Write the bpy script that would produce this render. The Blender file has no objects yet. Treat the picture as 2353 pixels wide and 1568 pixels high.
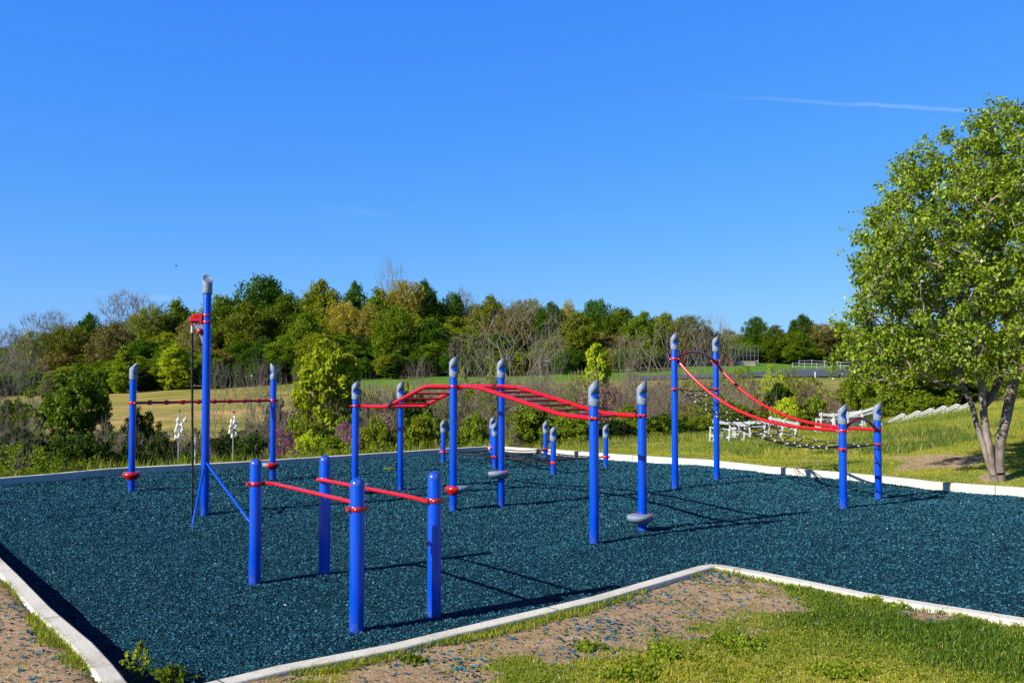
import bpy, math, random
import numpy as np
from mathutils import Vector, Matrix
random.seed(7)
R = np.random.default_rng(11)
sc = bpy.context.scene
COL = sc.collection
CAMZ = 2.2
F = 2130.0
PITCH = math.atan(82.0 / F)

# ------------------------------------------------------------------ survey: sight lines of the photograph -> metres
def ray(X, Y):
    a = (X - 1176.0) / F
    b = (784.0 - Y) / F
    return Vector((a, math.cos(PITCH) - b * math.sin(PITCH), math.sin(PITCH) + b * math.cos(PITCH)))
def P(X, Y, z=0.0):
    d = ray(X, Y)
    t = (z - CAMZ) / d.z
    return Vector((d.x * t, d.y * t, z))
def PD(X, Y, dep):
    d = ray(X, Y)
    t = dep / d.y
    return Vector((d.x * t, dep, CAMZ + d.z * t))
def xat(X, dep):
    return (X - 1176.0) / F * dep

# ------------------------------------------------------------------ object bookkeeping
def tag(o, label=None, cat=None, group=None, kind=None):
    if label: o['label'] = label
    if cat: o['category'] = cat
    if group: o['group'] = group
    if kind: o['kind'] = kind
    return o
def empty(name, loc, label, cat, group=None, rz=0.0):
    o = bpy.data.objects.new(name, None)
    o.empty_display_size = 0.2
    COL.objects.link(o)
    o.location = loc
    o.rotation_euler = (0, 0, rz)
    return tag(o, label, cat, group)
def link_mesh(name, me, mats, parent=None, loc=None):
    for m in (mats if isinstance(mats, (list, tuple)) else [mats]):
        me.materials.append(m)
    o = bpy.data.objects.new(name, me)
    COL.objects.link(o)
    if parent is not None: o.parent = parent
    if loc is not None: o.location = loc
    return o
def np_mesh(name, verts, quads=None, tris=None, smooth=False, midx=None):
    """verts (n,3); quads (q,4); tris (t,3)"""
    me = bpy.data.meshes.new(name)
    verts = np.asarray(verts, dtype=np.float32)
    me.vertices.add(len(verts))
    me.vertices.foreach_set('co', verts.ravel())
    nq = 0 if quads is None else len(quads)
    nt = 0 if tris is None else len(tris)
    loops = []
    if nq: loops.append(np.asarray(quads, dtype=np.int32).ravel())
    if nt: loops.append(np.asarray(tris, dtype=np.int32).ravel())
    loops = np.concatenate(loops)
    me.loops.add(len(loops))
    me.loops.foreach_set('vertex_index', loops)
    starts = np.concatenate([np.arange(nq, dtype=np.int32) * 4, nq * 4 + np.arange(nt, dtype=np.int32) * 3])
    tot = np.concatenate([np.full(nq, 4, dtype=np.int32), np.full(nt, 3, dtype=np.int32)])
    me.polygons.add(nq + nt)
    me.polygons.foreach_set('loop_start', starts)
    me.polygons.foreach_set('loop_total', tot)
    if smooth: me.polygons.foreach_set('use_smooth', np.ones(nq + nt, dtype=bool))
    if midx is not None: me.polygons.foreach_set('material_index', np.asarray(midx, dtype=np.int32))
    me.update(calc_edges=True)
    return me

class MB:
    """collects shapes and links them as ONE mesh object"""
    def __init__(s): s.v = []; s.f = []
    def add(s, vs, fs):
        n = len(s.v)
        s.v += [tuple(v) for v in vs]
        s.f += [tuple(i + n for i in f) for f in fs]
    def box(s, c, size, rot=None, bev=0.0):
        hx, hy, hz = [q / 2 for q in size]
        m = rot if rot is not None else Matrix.Identity(3)
        c = Vector(c)
        if bev <= 0:
            vs = [c + m @ Vector((x, y, z)) for z in (-hz, hz) for x, y in ((-hx, -hy), (hx, -hy), (hx, hy), (-hx, hy))]
            s.add(vs, [(3, 2, 1, 0), (4, 5, 6, 7), (0, 1, 5, 4), (1, 2, 6, 5), (2, 3, 7, 6), (3, 0, 4, 7)])
        else:
            b = min(bev, hx * .9, hy * .9, hz * .9)
            rings = []
            for z, ins in ((-hz, b), (-hz + b, 0), (hz - b, 0), (hz, b)):
                x, y = hx - ins, hy - ins
                rings.append([(-x + (b if ins == 0 else 0), -y), (x - (b if ins == 0 else 0), -y), (x, -y + (b if ins == 0 else 0)), (x, y - (b if ins == 0 else 0)),
                              (x - (b if ins == 0 else 0), y), (-x + (b if ins == 0 else 0), y), (-x, y - (b if ins == 0 else 0)), (-x, -y + (b if ins == 0 else 0))])
                rings[-1] = [(p[0], p[1], z) for p in rings[-1]]
            # top/bottom rings are octagons whose corners coincide in pairs; nudge them apart
            for k in (0, 3):
                z = rings[k][0][2]; x, y = hx - b, hy - b; e = b * .3
                rings[k] = [(-x + e, -y, z), (x - e, -y, z), (x, -y + e, z), (x, y - e, z), (x - e, y, z), (-x + e, y, z), (-x, y - e, z), (-x, -y + e, z)]
            vs = [c + m @ Vector(p) for r in rings for p in r]
            fs = [tuple(range(7, -1, -1)), tuple(range(24, 32))]
            for k in range(3):
                for i in range(8):
                    j = (i + 1) % 8
                    fs.append((k * 8 + i, k * 8 + j, k * 8 + 8 + j, k * 8 + 8 + i))
            s.add(vs, fs)
    def bar(s, a, b, w, h, roll=0.0):
        a, b = Vector(a), Vector(b)
        d = (b - a)
        L = d.length
        q = d.to_track_quat('Z', 'Y').to_matrix() @ Matrix.Rotation(roll, 3, 'Z')
        s.box((a + b) / 2, (w, h, L), q)
    def tube(s, pts, rad, n=12, caps=True):
        pts = [Vector(p) for p in pts]
        rad = rad if isinstance(rad, (list, tuple)) else [rad] * len(pts)
        up = None; vs = []; fs = []
        for i, p in enumerate(pts):
            t = (pts[min(i + 1, len(pts) - 1)] - pts[max(i - 1, 0)]).normalized()
            if up is None:
                up = Vector((0, 0, 1)) if abs(t.z) < .9 else Vector((1, 0, 0))
            x = up.cross(t).normalized()
            y = t.cross(x)
            up = y
            for k in range(n):
                a = 2 * math.pi * k / n
                vs.append(p + (x * math.cos(a) + y * math.sin(a)) * rad[i])
        for i in range(len(pts) - 1):
            for k in range(n):
                j = (k + 1) % n
                fs.append((i * n + k, i * n + j, i * n + n + j, i * n + n + k))
        if caps:
            fs.append(tuple(range(n - 1, -1, -1)))
            fs.append(tuple(range((len(pts) - 1) * n, len(pts) * n)))
        s.add(vs, fs)
    def lathe(s, prof, c=(0, 0, 0), n=32, rot=None):
        c = Vector(c); m = rot if rot is not None else Matrix.Identity(3)
        vs = []; fs = []
        for r, z in prof:
            for k in range(n):
                a = 2 * math.pi * k / n
                vs.append(c + m @ Vector((r * math.cos(a), r * math.sin(a), z)))
        for i in range(len(prof) - 1):
            for k in range(n):
                j = (k + 1) % n
                fs.append((i * n + k, i * n + j, i * n + n + j, i * n + n + k))
        if prof[0][0] > 1e-4: fs.append(tuple(range(n - 1, -1, -1)))
        if prof[-1][0] > 1e-4: fs.append(tuple(range((len(prof) - 1) * n, len(prof) * n)))
        s.add(vs, fs)
    def ball(s, c, rx, ry=None, rz=None, n=14, m=8, rot=None):
        ry = ry or rx; rz = rz or rx
        c = Vector(c); q = rot if rot is not None else Matrix.Identity(3)
        vs = []; fs = []
        for i in range(1, m):
            ph = math.pi * i / m
            for k in range(n):
                a = 2 * math.pi * k / n
                vs.append(c + q @ Vector((rx * math.sin(ph) * math.cos(a), ry * math.sin(ph) * math.sin(a), -rz * math.cos(ph))))
        b = len(vs); vs.append(c + q @ Vector((0, 0, -rz))); vs.append(c + q @ Vector((0, 0, rz)))
        for i in range(m - 2):
            for k in range(n):
                j = (k + 1) % n
                fs.append((i * n + k, i * n + j, i * n + n + j, i * n + n + k))
        for k in range(n):
            j = (k + 1) % n
            fs.append((b, j, k)); fs.append((b + 1, (m - 2) * n + k, (m - 2) * n + j))
        s.add(vs, fs)
    def build(s, name, mat, parent=None, smooth=True, angle=40, loc=None):
        me = bpy.data.meshes.new(name)
        off = Vector(loc) if loc is not None else Vector((0, 0, 0))
        me.from_pydata([tuple(Vector(v) - off) for v in s.v], [], s.f)
        me.update()
        if smooth:
            me.polygons.foreach_set('use_smooth', [True] * len(me.polygons))
            me.set_sharp_from_angle(angle=math.radians(angle))
        o = link_mesh(name, me, mat, parent)
        if loc is not None: o.location = off
        return o

# ------------------------------------------------------------------ materials
def new_mat(name):
    m = bpy.data.materials.new(name); m.use_nodes = True
    nt = m.node_tree
    b = nt.nodes['Principled BSDF']
    return m, nt, b
def N(nt, typ, **kw):
    n = nt.nodes.new(typ)
    for k, v in kw.items():
        if hasattr(n, k): setattr(n, k, v)
        else: n.inputs[k].default_value = v
    return n
def ramp(nt, stops, interp='LINEAR'):
    r = nt.nodes.new('ShaderNodeValToRGB'); cr = r.color_ramp; cr.interpolation = interp
    while len(cr.elements) > 1: cr.elements.remove(cr.elements[-1])
    cr.elements[0].position = stops[0][0]; cr.elements[0].color = (*stops[0][1], 1)
    for p, c in stops[1:]:
        e = cr.elements.new(p); e.color = (*c, 1)
    return r
def noise(nt, scale, detail=4, rough=.5, vec=None, dist=0.0):
    n = N(nt, 'ShaderNodeTexNoise'); n.inputs['Scale'].default_value = scale
    n.inputs['Detail'].default_value = detail; n.inputs['Roughness'].default_value = rough
    n.inputs['Distortion'].default_value = dist
    if vec is not None: nt.links.new(vec, n.inputs['Vector'])
    return n
def bump(nt, b, h, strength, dist):
    bp = N(nt, 'ShaderNodeBump'); bp.inputs['Strength'].default_value = strength; bp.inputs['Distance'].default_value = dist
    nt.links.new(h, bp.inputs['Height']); nt.links.new(bp.outputs[0], b.inputs['Normal'])
    return bp
def mix(nt, a, b, fac, typ='MIX'):
    m = nt.nodes.new('ShaderNodeMix'); m.data_type = 'RGBA'; m.blend_type = typ; m.clamp_factor = True
    for inp, v in ((6, a), (7, b), (0, fac)):
        if isinstance(v, (int, float)): m.inputs[inp].default_value = v
        elif isinstance(v, tuple): m.inputs[inp].default_value = (*v, 1)
        else: nt.links.new(v, m.inputs[inp])
    return m.outputs[2]

def paint(name, c, rough=.3, spec=.5, scuff=.25, coat=.3):
    m, nt, b = new_mat(name)
    co = N(nt, 'ShaderNodeTexCoord')
    n1 = noise(nt, 9, 5, .6, co.outputs['Object'])
    n2 = noise(nt, 120, 3, .6, co.outputs['Object'])
    r = ramp(nt, [(.3, tuple(v * .9 for v in c)), (.7, c)])
    nt.links.new(n1.outputs[0], r.inputs[0])
    # sparse scuffs
    sp = ramp(nt, [(.70, (0, 0, 0)), (.76, (1, 1, 1))]); nt.links.new(n2.outputs[0], sp.inputs[0])
    dust = tuple(min(1, v * .7 + .12) for v in c)
    sc_ = N(nt, 'ShaderNodeMath', operation='MULTIPLY'); sc_.inputs[1].default_value = scuff
    nt.links.new(sp.outputs[0], sc_.inputs[0])
    cc = mix(nt, r.outputs[0], dust, sc_.outputs[0])
    if name == 'blue_paint':
        sx = N(nt, 'ShaderNodeSeparateXYZ'); nt.links.new(co.outputs['Object'], sx.inputs[0])
        mz_ = N(nt, 'ShaderNodeMapRange'); nt.links.new(sx.outputs[2], mz_.inputs[0]); mz_.inputs[1].default_value = .02; mz_.inputs[2].default_value = .22; mz_.inputs[3].default_value = .55; mz_.inputs[4].default_value = 0
        n4 = noise(nt, 25, 6, .7, co.outputs['Object']); r4_ = ramp(nt, [(.42, (0, 0, 0)), (.62, (1, 1, 1))]); nt.links.new(n4.outputs[0], r4_.inputs[0])
        m4_ = N(nt, 'ShaderNodeMath', operation='MULTIPLY'); nt.links.new(mz_.outputs[0], m4_.inputs[0]); nt.links.new(r4_.outputs[0], m4_.inputs[1])
        cc = mix(nt, cc, (.10, .13, .17), m4_.outputs[0])
    nt.links.new(cc, b.inputs['Base Color'])
    rr = N(nt, 'ShaderNodeMapRange'); rr.inputs[3].default_value = rough * .8; rr.inputs[4].default_value = rough * 1.3
    nt.links.new(n1.outputs[0], rr.inputs[0]); nt.links.new(rr.outputs[0], b.inputs['Roughness'])
    b.inputs['Specular IOR Level'].default_value = spec
    b.inputs['Coat Weight'].default_value = coat; b.inputs['Coat Roughness'].default_value = .15
    bump(nt, b, n2.outputs[0], .04, .002)
    return m
def leaf_mat(name, c1, c2, trans=.35, rough=.55, objvar=.25, spec=.10):
    m, nt, b = new_mat(name)
    g = N(nt, 'ShaderNodeNewGeometry'); oi = N(nt, 'ShaderNodeObjectInfo')
    r = ramp(nt, [(0, c1), (1, c2)])
    nt.links.new(g.outputs['Random Per Island'], r.inputs[0])
    hs = N(nt, 'ShaderNodeHueSaturation')
    mr = N(nt, 'ShaderNodeMapRange'); mr.inputs[3].default_value = 1 - objvar; mr.inputs[4].default_value = 1 + objvar
    nt.links.new(oi.outputs['Random'], mr.inputs[0]); nt.links.new(mr.outputs[0], hs.inputs['Value'])
    nt.links.new(r.outputs[0], hs.inputs['Color'])
    nt.links.new(hs.outputs[0], b.inputs['Base Color'])
    b.inputs['Roughness'].default_value = rough; b.inputs['Specular IOR Level'].default_value = spec
    tr = N(nt, 'ShaderNodeBsdfTranslucent')
    br = N(nt, 'ShaderNodeHueSaturation'); br.inputs['Value'].default_value = 1.3; br.inputs['Saturation'].default_value = 1.1
    nt.links.new(hs.outputs[0], br.inputs['Color']); nt.links.new(br.outputs[0], tr.inputs[0])
    ms = N(nt, 'ShaderNodeMixShader'); ms.inputs[0].default_value = trans
    out = nt.nodes['Material Output']
    nt.links.new(b.outputs[0], ms.inputs[1]); nt.links.new(tr.outputs[0], ms.inputs[2]); nt.links.new(ms.outputs[0], out.inputs[0])
    return m
def bark_mat(name, c1, c2, scale=6.0):
    m, nt, b = new_mat(name)
    co = N(nt, 'ShaderNodeTexCoord'); mp = N(nt, 'ShaderNodeMapping'); mp.inputs['Scale'].default_value = (1, 1, .35)
    nt.links.new(co.outputs['Object'], mp.inputs[0])
    n1 = noise(nt, scale, 6, .65, mp.outputs[0], .6)
    r = ramp(nt, [(.32, c1), (.62, c2)]); nt.links.new(n1.outputs[0], r.inputs[0])
    nt.links.new(r.outputs[0], b.inputs['Base Color']); b.inputs['Roughness'].default_value = .85
    n2 = noise(nt, scale * 5, 4, .6, mp.outputs[0])
    bump(nt, b, n2.outputs[0], .5, .02)
    return m

M = {}
M['blue'] = paint('blue_paint', (.000, .056, .52), .24, .4, .03, .12)
M['red'] = paint('red_paint', (.48, .006, .008), .24, .5, .05)
M['grey'] = paint('grey_plastic', (.19, .235, .31), .45, .4, .25, .05)
M['white'] = paint('white_aluminium', (.60, .61, .62), .4, .5, .3, .1)
M['black'] = paint('black_rope', (.012, .012, .016), .6, .3, .3, 0)
M['darkred'] = paint('maroon_and_shaded_red', (.30, .006, .012), .3, .5, .15)  # far climber's own dark red; on the bridge arches, red with shade painted in
M['green_p'] = paint('green_plastic', (.03, .3, .1), .4, .4, .2)
M['orange_p'] = paint('orange_plastic', (.75, .16, .06), .4, .4, .2)
M['gourd'] = paint('gourd_shell', (.68, .68, .64), .45, .4, .4, .1)
M['brown'] = paint('brown_wood', (.12, .07, .035), .7, .2, .5, 0)
def metal(name, c, r):
    m, nt, b = new_mat(name); n1 = noise(nt, 30, 4)
    rr = ramp(nt, [(.3, tuple(v * .8 for v in c)), (.7, c)]); nt.links.new(n1.outputs[0], rr.inputs[0])
    nt.links.new(rr.outputs[0], b.inputs['Base Color'])
    b.inputs['Metallic'].default_value = .9; b.inputs['Roughness'].default_value = r
    return m
M['greyfence'] = paint('grey_galvanised_fence', (.10, .12, .13), .6, .3, .2, 0)
M['coupling'] = paint('grey_coupling', (.42, .43, .45), .45, .5, .2, 0)
M['steel'] = metal('galvanised_steel', (.62, .64, .67), .4)

# foliage
LK = {
 'hollow': leaf_mat('leaves_shaded_green', (.016, .042, .004), (.050, .085, .007)),  # darkest leaf copy: shade under and between plants is put into its colour
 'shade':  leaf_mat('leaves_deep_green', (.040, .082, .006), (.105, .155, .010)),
 'dark':   leaf_mat('leaves_dark_green', (.028, .080, .004), (.075, .150, .006)),
 'mid':    leaf_mat('leaves_mid_green', (.070, .130, .004), (.160, .225, .008)),
 'olive':  leaf_mat('leaves_olive', (.110, .138, .007), (.220, .245, .014)),
 'lime':   leaf_mat('leaves_yellow_green', (.26, .34, .014), (.52, .58, .034), .45),
 'rust':   leaf_mat('leaves_rusty', (.125, .105, .022), (.24, .20, .045)),
 'gold':   leaf_mat('leaves_golden', (.20, .175, .016), (.35, .30, .035)),
 'pale':   leaf_mat('leaves_pale_buds', (.17, .20, .05), (.32, .34, .09)),
 'pink':   leaf_mat('redbud_flowers', (.15, .035, .11), (.34, .12, .25), .3),
 'bush':   leaf_mat('leaves_bush_green', (.085, .145, .008), (.235, .29, .018), .4),
 'weed':   leaf_mat('leaves_weed', (.13, .20, .012), (.30, .38, .030), .45),
 'yflower':leaf_mat('yellow_petals', (.6, .45, .02), (.8, .65, .05), .3),
 'pear':   leaf_mat('leaves_glossy_pear', (.080, .150, .006), (.29, .38, .022), .30, .42, 0, .35),
 'dusty':  leaf_mat('thicket_buds', (.15, .075, .07), (.30, .17, .15), .2),
}
BK = {
 'dark': bark_mat('bark_dark', (.022, .017, .013), (.075, .058, .045)),
 'grey': bark_mat('bark_grey', (.075, .062, .052), (.22, .19, .165)),
 'pale': bark_mat('bark_pale_twigs', (.09, .07, .052), (.25, .20, .155)),
 'pear': bark_mat('bark_pear', (.055, .042, .036), (.27, .215, .18), 5.0),
 'twig': bark_mat('twigs_brown_pink', (.10, .060, .052), (.24, .155, .135)),
}

# ------------------------------------------------------------------ kerb outline (mulch level) -> bed polygon
KB = .155           # kerb top above the mulch
inner = []
for X, Y in ((-420, 1147), (0, 1116), (253, 1092), (571, 1074), (1020, 1043.5), (1120, 1037.2)):
    inner.append(P(X, Y, 0))
for X, Y in ((1146, 1037.2), (1300, 1048), (1447, 1059), (1628, 1071), (1767, 1087.5), (1950, 1103), (2081, 1117), (2137, 1124.5), (2352, 1139), (2800, 1170)):
    inner.append(P(X, Y, 0))
for X, Y in ((2900, 1500), (2352, 1417), (1991, 1360), (1760, 1314)):
    inner.append(P(X, Y, KB))
for X, Y in ((1700, 1303), (1660, 1296.5), (1630, 1294.5), (1600, 1299)):
    inner.append(P(X, Y, KB))
for X, Y in ((1357, 1366), (1058, 1435), (895, 1473.5), (633, 1522.7), (322, 1597)):
    inner.append(P(X, Y, KB + .01))
for X, Y in ((260, 1516.5), (213, 1467.4), (115, 1386.6), (43, 1314.5), (0, 1274), (-200, 1105 + 10)):
    if X == -200: continue
    inner.append(P(X, Y, KB + .02))
a_ = inner[-2]; b_ = inner[-1]
ext = b_ + (b_ - a_).normalized() * 4.2
inner.append(Vector((ext.x, ext.y, 0)))
poly = np.array([(p.x, p.y) for p in inner])

def inside(px, py, pl=None):
    pl = poly if pl is None else pl
    c = np.zeros(px.shape, dtype=bool)
    n = len(pl); j = n - 1
    for i in range(n):
        xi, yi = pl[i]; xj, yj = pl[j]
        if yi != yj:
            cond = ((yi > py) != (yj > py)) & (px < (xj - xi) * (py - yi) / (yj - yi) + xi)
            c ^= cond
        j = i
    return c
def pdist(px, py, pl=None, closed=True):
    pl = poly if pl is None else pl
    d = np.full(px.shape, 1e9)
    n = len(pl)
    for i in range(n if closed else n - 1):
        ax, ay = pl[i]; bx, by = pl[(i + 1) % n]
        vx, vy = bx - ax, by - ay
        t = np.clip(((px - ax) * vx + (py - ay) * vy) / (vx * vx + vy * vy + 1e-9), 0, 1)
        d = np.minimum(d, np.hypot(px - ax - t * vx, py - ay - t * vy))
    return d
def sdist(px, py):           # positive outside
    return np.where(inside(px, py), -1.0, 1.0) * pdist(px, py)
def sstep(a, b, x):
    t = np.clip((x - a) / (b - a), 0, 1); return t * t * (3 - 2 * t)

def vnoise(x, y, s, seed=0):
    """cheap value noise, numpy"""
    x = np.asarray(x, float) * s; y = np.asarray(y, float) * s
    xi = np.floor(x); yi = np.floor(y); fx = x - xi; fy = y - yi
    fx = fx * fx * (3 - 2 * fx); fy = fy * fy * (3 - 2 * fy)
    def h(a, b):
        v = np.sin(a * 127.1 + b * 311.7 + seed * 74.7) * 43758.5453
        return v - np.floor(v)
    return (h(xi, yi) * (1 - fx) + h(xi + 1, yi) * fx) * (1 - fy) + (h(xi, yi + 1) * (1 - fx) + h(xi + 1, yi + 1) * fx) * fy
def fbm(x, y, s, seed=0, o=4):
    v = 0; a = .5; t = 0
    for k in range(o):
        v = v + a * vnoise(x, y, s * 2 ** k, seed + k * 3.1); t += a; a *= .5
    return v / t

# ------------------------------------------------------------------ terrain
CT = []
def ct(dep, pairs):
    for X, z in pairs: CT.append(((X - 1176) / F, math.log(dep), z))
ct(4, [(-900, .15), (0, .15), (1176, .2), (2400, .2), (3400, .2)])
ct(8, [(-900, .12), (0, .1), (1176, .1), (2400, .1), (3400, .1)])
ct(14, [(-900, .1), (0, .1), (1176, .1), (2400, .1), (3400, .2)])
ct(20, [(-900, .0), (0, .0), (600, .1), (1176, .1), (2000, .1), (2400, .25), (3200, .8)])
ct(26, [(-900, -1.4), (0, -1.3), (300, -1.0), (600, -.5), (1176, .05), (1700, .08), (2000, .15), (2350, .6), (3200, 1.6)])
ct(33, [(-900, -2.0), (0, -1.9), (300, -1.9), (600, -1.4), (900, -.8), (1176, -.3), (1450, .0), (1700, .1), (1900, .32), (2200, 1.12), (2400, 1.6), (3200, 2.2)])
ct(45, [(-900, -2.6), (0, -2.6), (300, -2.7), (600, -2.6), (900, -1.9), (1176, -1.3), (1500, -1.1), (1800, -.9), (2100, -.4), (2400, 1.2), (3200, 2)])
ct(60, [(-900, -1.9), (0, -1.8), (300, -1.5), (600, -1.2), (900, -1.0), (1176, -.8), (1500, -.5), (1800, -.2), (2100, .2), (2400, .9), (3200, 1.4)])
ct(85, [(-900, -1.4), (0, -1.1), (300, -.5), (600, .1), (900, .6), (1176, 1.0), (1500, .9), (1800, 1.0), (2100, 1.3), (2400, 1.7), (3200, 2)])
ct(110, [(-900, -1), (0, -.6), (300, .2), (600, 1.0), (900, 1.8), (1176, 2.2), (1500, 2.55), (1800, 2.85), (2100, 2.8), (2400, 2.8), (3200, 2.8)])
ct(140, [(-900, -.4), (0, .0), (300, .9), (600, 1.8), (900, 2.6), (1176, 3.1), (1500, 4.1), (1800, 4.1), (2100, 4.0), (2400, 4), (3200, 4)])
ct(190, [(-900, 2), (0, 2.5), (600, 5), (1176, 6), (1700, 7.5), (2400, 7.5), (3200, 7.5)])
ct(300, [(-900, 5), (600, 10), (1176, 11), (1700, 14), (2400, 14), (3200, 14)])
ct(700, [(-900, 8), (1176, 14), (3200, 16)])
CTA = np.array(CT)
def height(x, y):
    x = np.asarray(x, float); y = np.asarray(y, float)
    yy = np.maximum(y, 4.0)
    a = np.clip(x / yy, -1.1, 1.1); l = np.log(yy)
    num = np.zeros(x.shape); den = np.zeros(x.shape) + 1e-12
    for ca, cl, cz in CTA:
        w = np.exp(-(((a - ca) / .115) ** 2 + ((l - cl) / .19) ** 2))
        w2 = np.exp(-(((a - ca) / .5) ** 2 + ((l - cl) / .8) ** 2)) * 1e-4
        num += (w + w2) * cz; den += w + w2
    h = num / den
    far = sstep(18, 60, yy)
    h = h + (fbm(x, y, .22, 5, 3) - .5) * (.05 + .35 * far)
    sd = sdist(x, y)
    near = sstep(.25, 2.6, sd)
    h = (KB - .045 + (fbm(x, y, 2.2, 9, 3) - .5) * .03) * (1 - near) + h * near
    h = h + .02 * sstep(-1.0, -2.0, x) * (1 - sstep(.3, 1.2, sd)) * (y < 13)
    # carved under the mulch bed
    cut = sstep(.13, .02, sd)
    h = h * (1 - cut) + (-.28) * cut
    return h
def hz(x, y):
    return float(height(np.array([x]), np.array([y]))[0])

def axis(lo, d0, d1, hi, step, g=1.09):
    a = list(np.arange(d0, d1 + 1e-6, step))
    s = step; v = a[-1]
    while v < hi: s = min(s * g, 40); v += s; a.append(v)
    s = step; v = a[0]; b = []
    while v > lo: s = min(s * g, 40); v -= s; b.append(v)
    return np.array(b[::-1] + a)
xs = axis(-900, -13, 16.5, 900, .1, 1.07); ys = axis(-60, 5.2, 29, 900, .1, 1.035)
GX, GY = np.meshgrid(xs, ys)
GZ = height(GX, GY)
nx, ny = len(xs), len(ys)
V = np.stack([GX.ravel(), GY.ravel(), GZ.ravel()], 1)
ii = (np.arange(ny - 1)[:, None] * nx + np.arange(nx - 1)[None, :]).ravel()
Q = np.stack([ii, ii + 1, ii + nx + 1, ii + nx], 1)
gm = np_mesh('ground', V, Q, smooth=True)

def poly_px(pts, z=.1):
    return np.array([tuple(P(X, Y, z))[:2] for X, Y in pts])
dirt_poly = poly_px([(330, 1640), (600, 1590), (760, 1512), (1050, 1446), (1350, 1388), (1560, 1322), (1640, 1312), (1780, 1352), (1850, 1400), (1700, 1430), (1560, 1470), (1330, 1500), (1180, 1550), (1120, 1640)])
lush_poly = poly_px([(1750, 1380), (1880, 1352), (2020, 1385), (2352, 1470), (2500, 1560), (2352, 1560), (2080, 1530), (1960, 1460), (1760, 1440)])
bare2 = poly_px([(2060, 1068), (2150, 1062), (2260, 1070), (2290, 1082), (2200, 1088), (2080, 1082)])
bare3 = poly_px([(2040, 1405), (2110, 1402), (2180, 1425), (2120, 1432)])
bare4 = poly_px([(2250, 1100), (2300, 1098), (2330, 1106), (2260, 1110)])
def dirt_mask(x, y):
    x = np.asarray(x, float); y = np.asarray(y, float)
    nz = fbm(x, y, 1.6, 21, 4) - .5
    n2 = fbm(x, y, 5.0, 31, 3) - .5
    def m(pl, soft, k=1.0):
        s = np.where(inside(x, y, pl), 1, -1) * pdist(x, y, pl)
        return sstep(-soft, soft, s + nz * 1.1 * k + n2 * .5 * k)
    d = m(dirt_poly, .22)
    d = np.maximum(d, m(bare2, .3, .9) * .95)
    d = np.maximum(d, m(bare3, .12, .5)); d = np.maximum(d, m(bare4, .12, .4))
    left = sstep(-1.2, -1.7, x + (y - 6) * .38) * (y < 16) * (y > 0)   # worn strip left of the left kerb
    lf = sstep(.28, .42, fbm(x, y, .9, 41, 4) + .14)
    d = np.maximum(d, left * lf)
    # small worn spots in the back lawn
    bl = (x > 3) * (y > 17) * (y < 31)
    d = np.maximum(d, bl * sstep(.64, .72, fbm(x * .45, y * 1.2, .9, 51, 4)) * .75)
    return np.clip(d, 0, 1)
def lush_mask(x, y):
    s = np.where(inside(x, y, lush_poly), 1, -1) * pdist(x, y, lush_poly)
    return sstep(-.3, .35, s + (fbm(x, y, 1.3, 61, 3) - .5) * 1.2)

def ground_color(x, y):
    """the sward's own colour, region by region"""
    n = x.size
    c = np.zeros((n, 3))
    def lay(mask, col):
        nonlocal c
        c = c * (1 - mask[:, None]) + np.array(col)[None, :] * mask[:, None]
    o = np.ones(n)
    a = x / np.maximum(y, 4)
    X = a * F + 1176
    lay(o, (.22, .26, .035))
    f1 = fbm(x, y, .5, 71, 4)
    lay(sstep(.35, .7, f1) * .8, (.34, .33, .06))
    # gully beyond the kerb: dark rank growth
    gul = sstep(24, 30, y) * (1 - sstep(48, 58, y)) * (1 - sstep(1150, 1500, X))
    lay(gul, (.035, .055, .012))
    # left hayfield
    hay = sstep(46, 58, y) * (1 - sstep(760, 900, X))
    st = fbm(x * .22, y * 1.0, .35, 81, 4)
    lay(hay, (.29, .255, .07)); lay(hay * sstep(.40, .56, st) * .85, (.17, .20, .04)); lay(hay * sstep(.50, .66, fbm(x * .3, y * 1.3, .2, 83, 4)) * .8, (.42, .30, .14))
    # middle lawn
    mid = sstep(60, 75, y) * sstep(740, 880, X)
    lay(mid, (.21, .24, .05)); lay(sstep(92, 104, y) * sstep(740, 860, X), (.10, .22, .022))
    # right lower slope, brownish
    rb = sstep(48, 60, y) * (1 - sstep(90, 100, y)) * sstep(1350, 1500, X)
    lay(rb, (.25, .25, .06)); lay(rb * sstep(.45, .62, fbm(x * .5, y, .18, 91, 4)) * .8, (.30, .21, .11)); lay(rb * sstep(.55, .7, fbm(x * .5, y, .12, 93, 4)) * .7, (.16, .19, .04))
    # wood floor
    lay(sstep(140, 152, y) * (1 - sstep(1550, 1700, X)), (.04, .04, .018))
    return c
gc = ground_color(V[:, 0], V[:, 1])
dm = dirt_mask(V[:, 0], V[:, 1]) * (V[:, 1] < 40)
lm = lush_mask(V[:, 0], V[:, 1])
gc = gc * (1 - lm[:, None] * .7) + np.array([.05, .10, .015]) * lm[:, None] * .7
att = gm.color_attributes.new('sward', 'FLOAT_COLOR', 'POINT')
att.data.foreach_set('color', np.concatenate([gc, dm[:, None]], 1).astype(np.float32).ravel())

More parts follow.
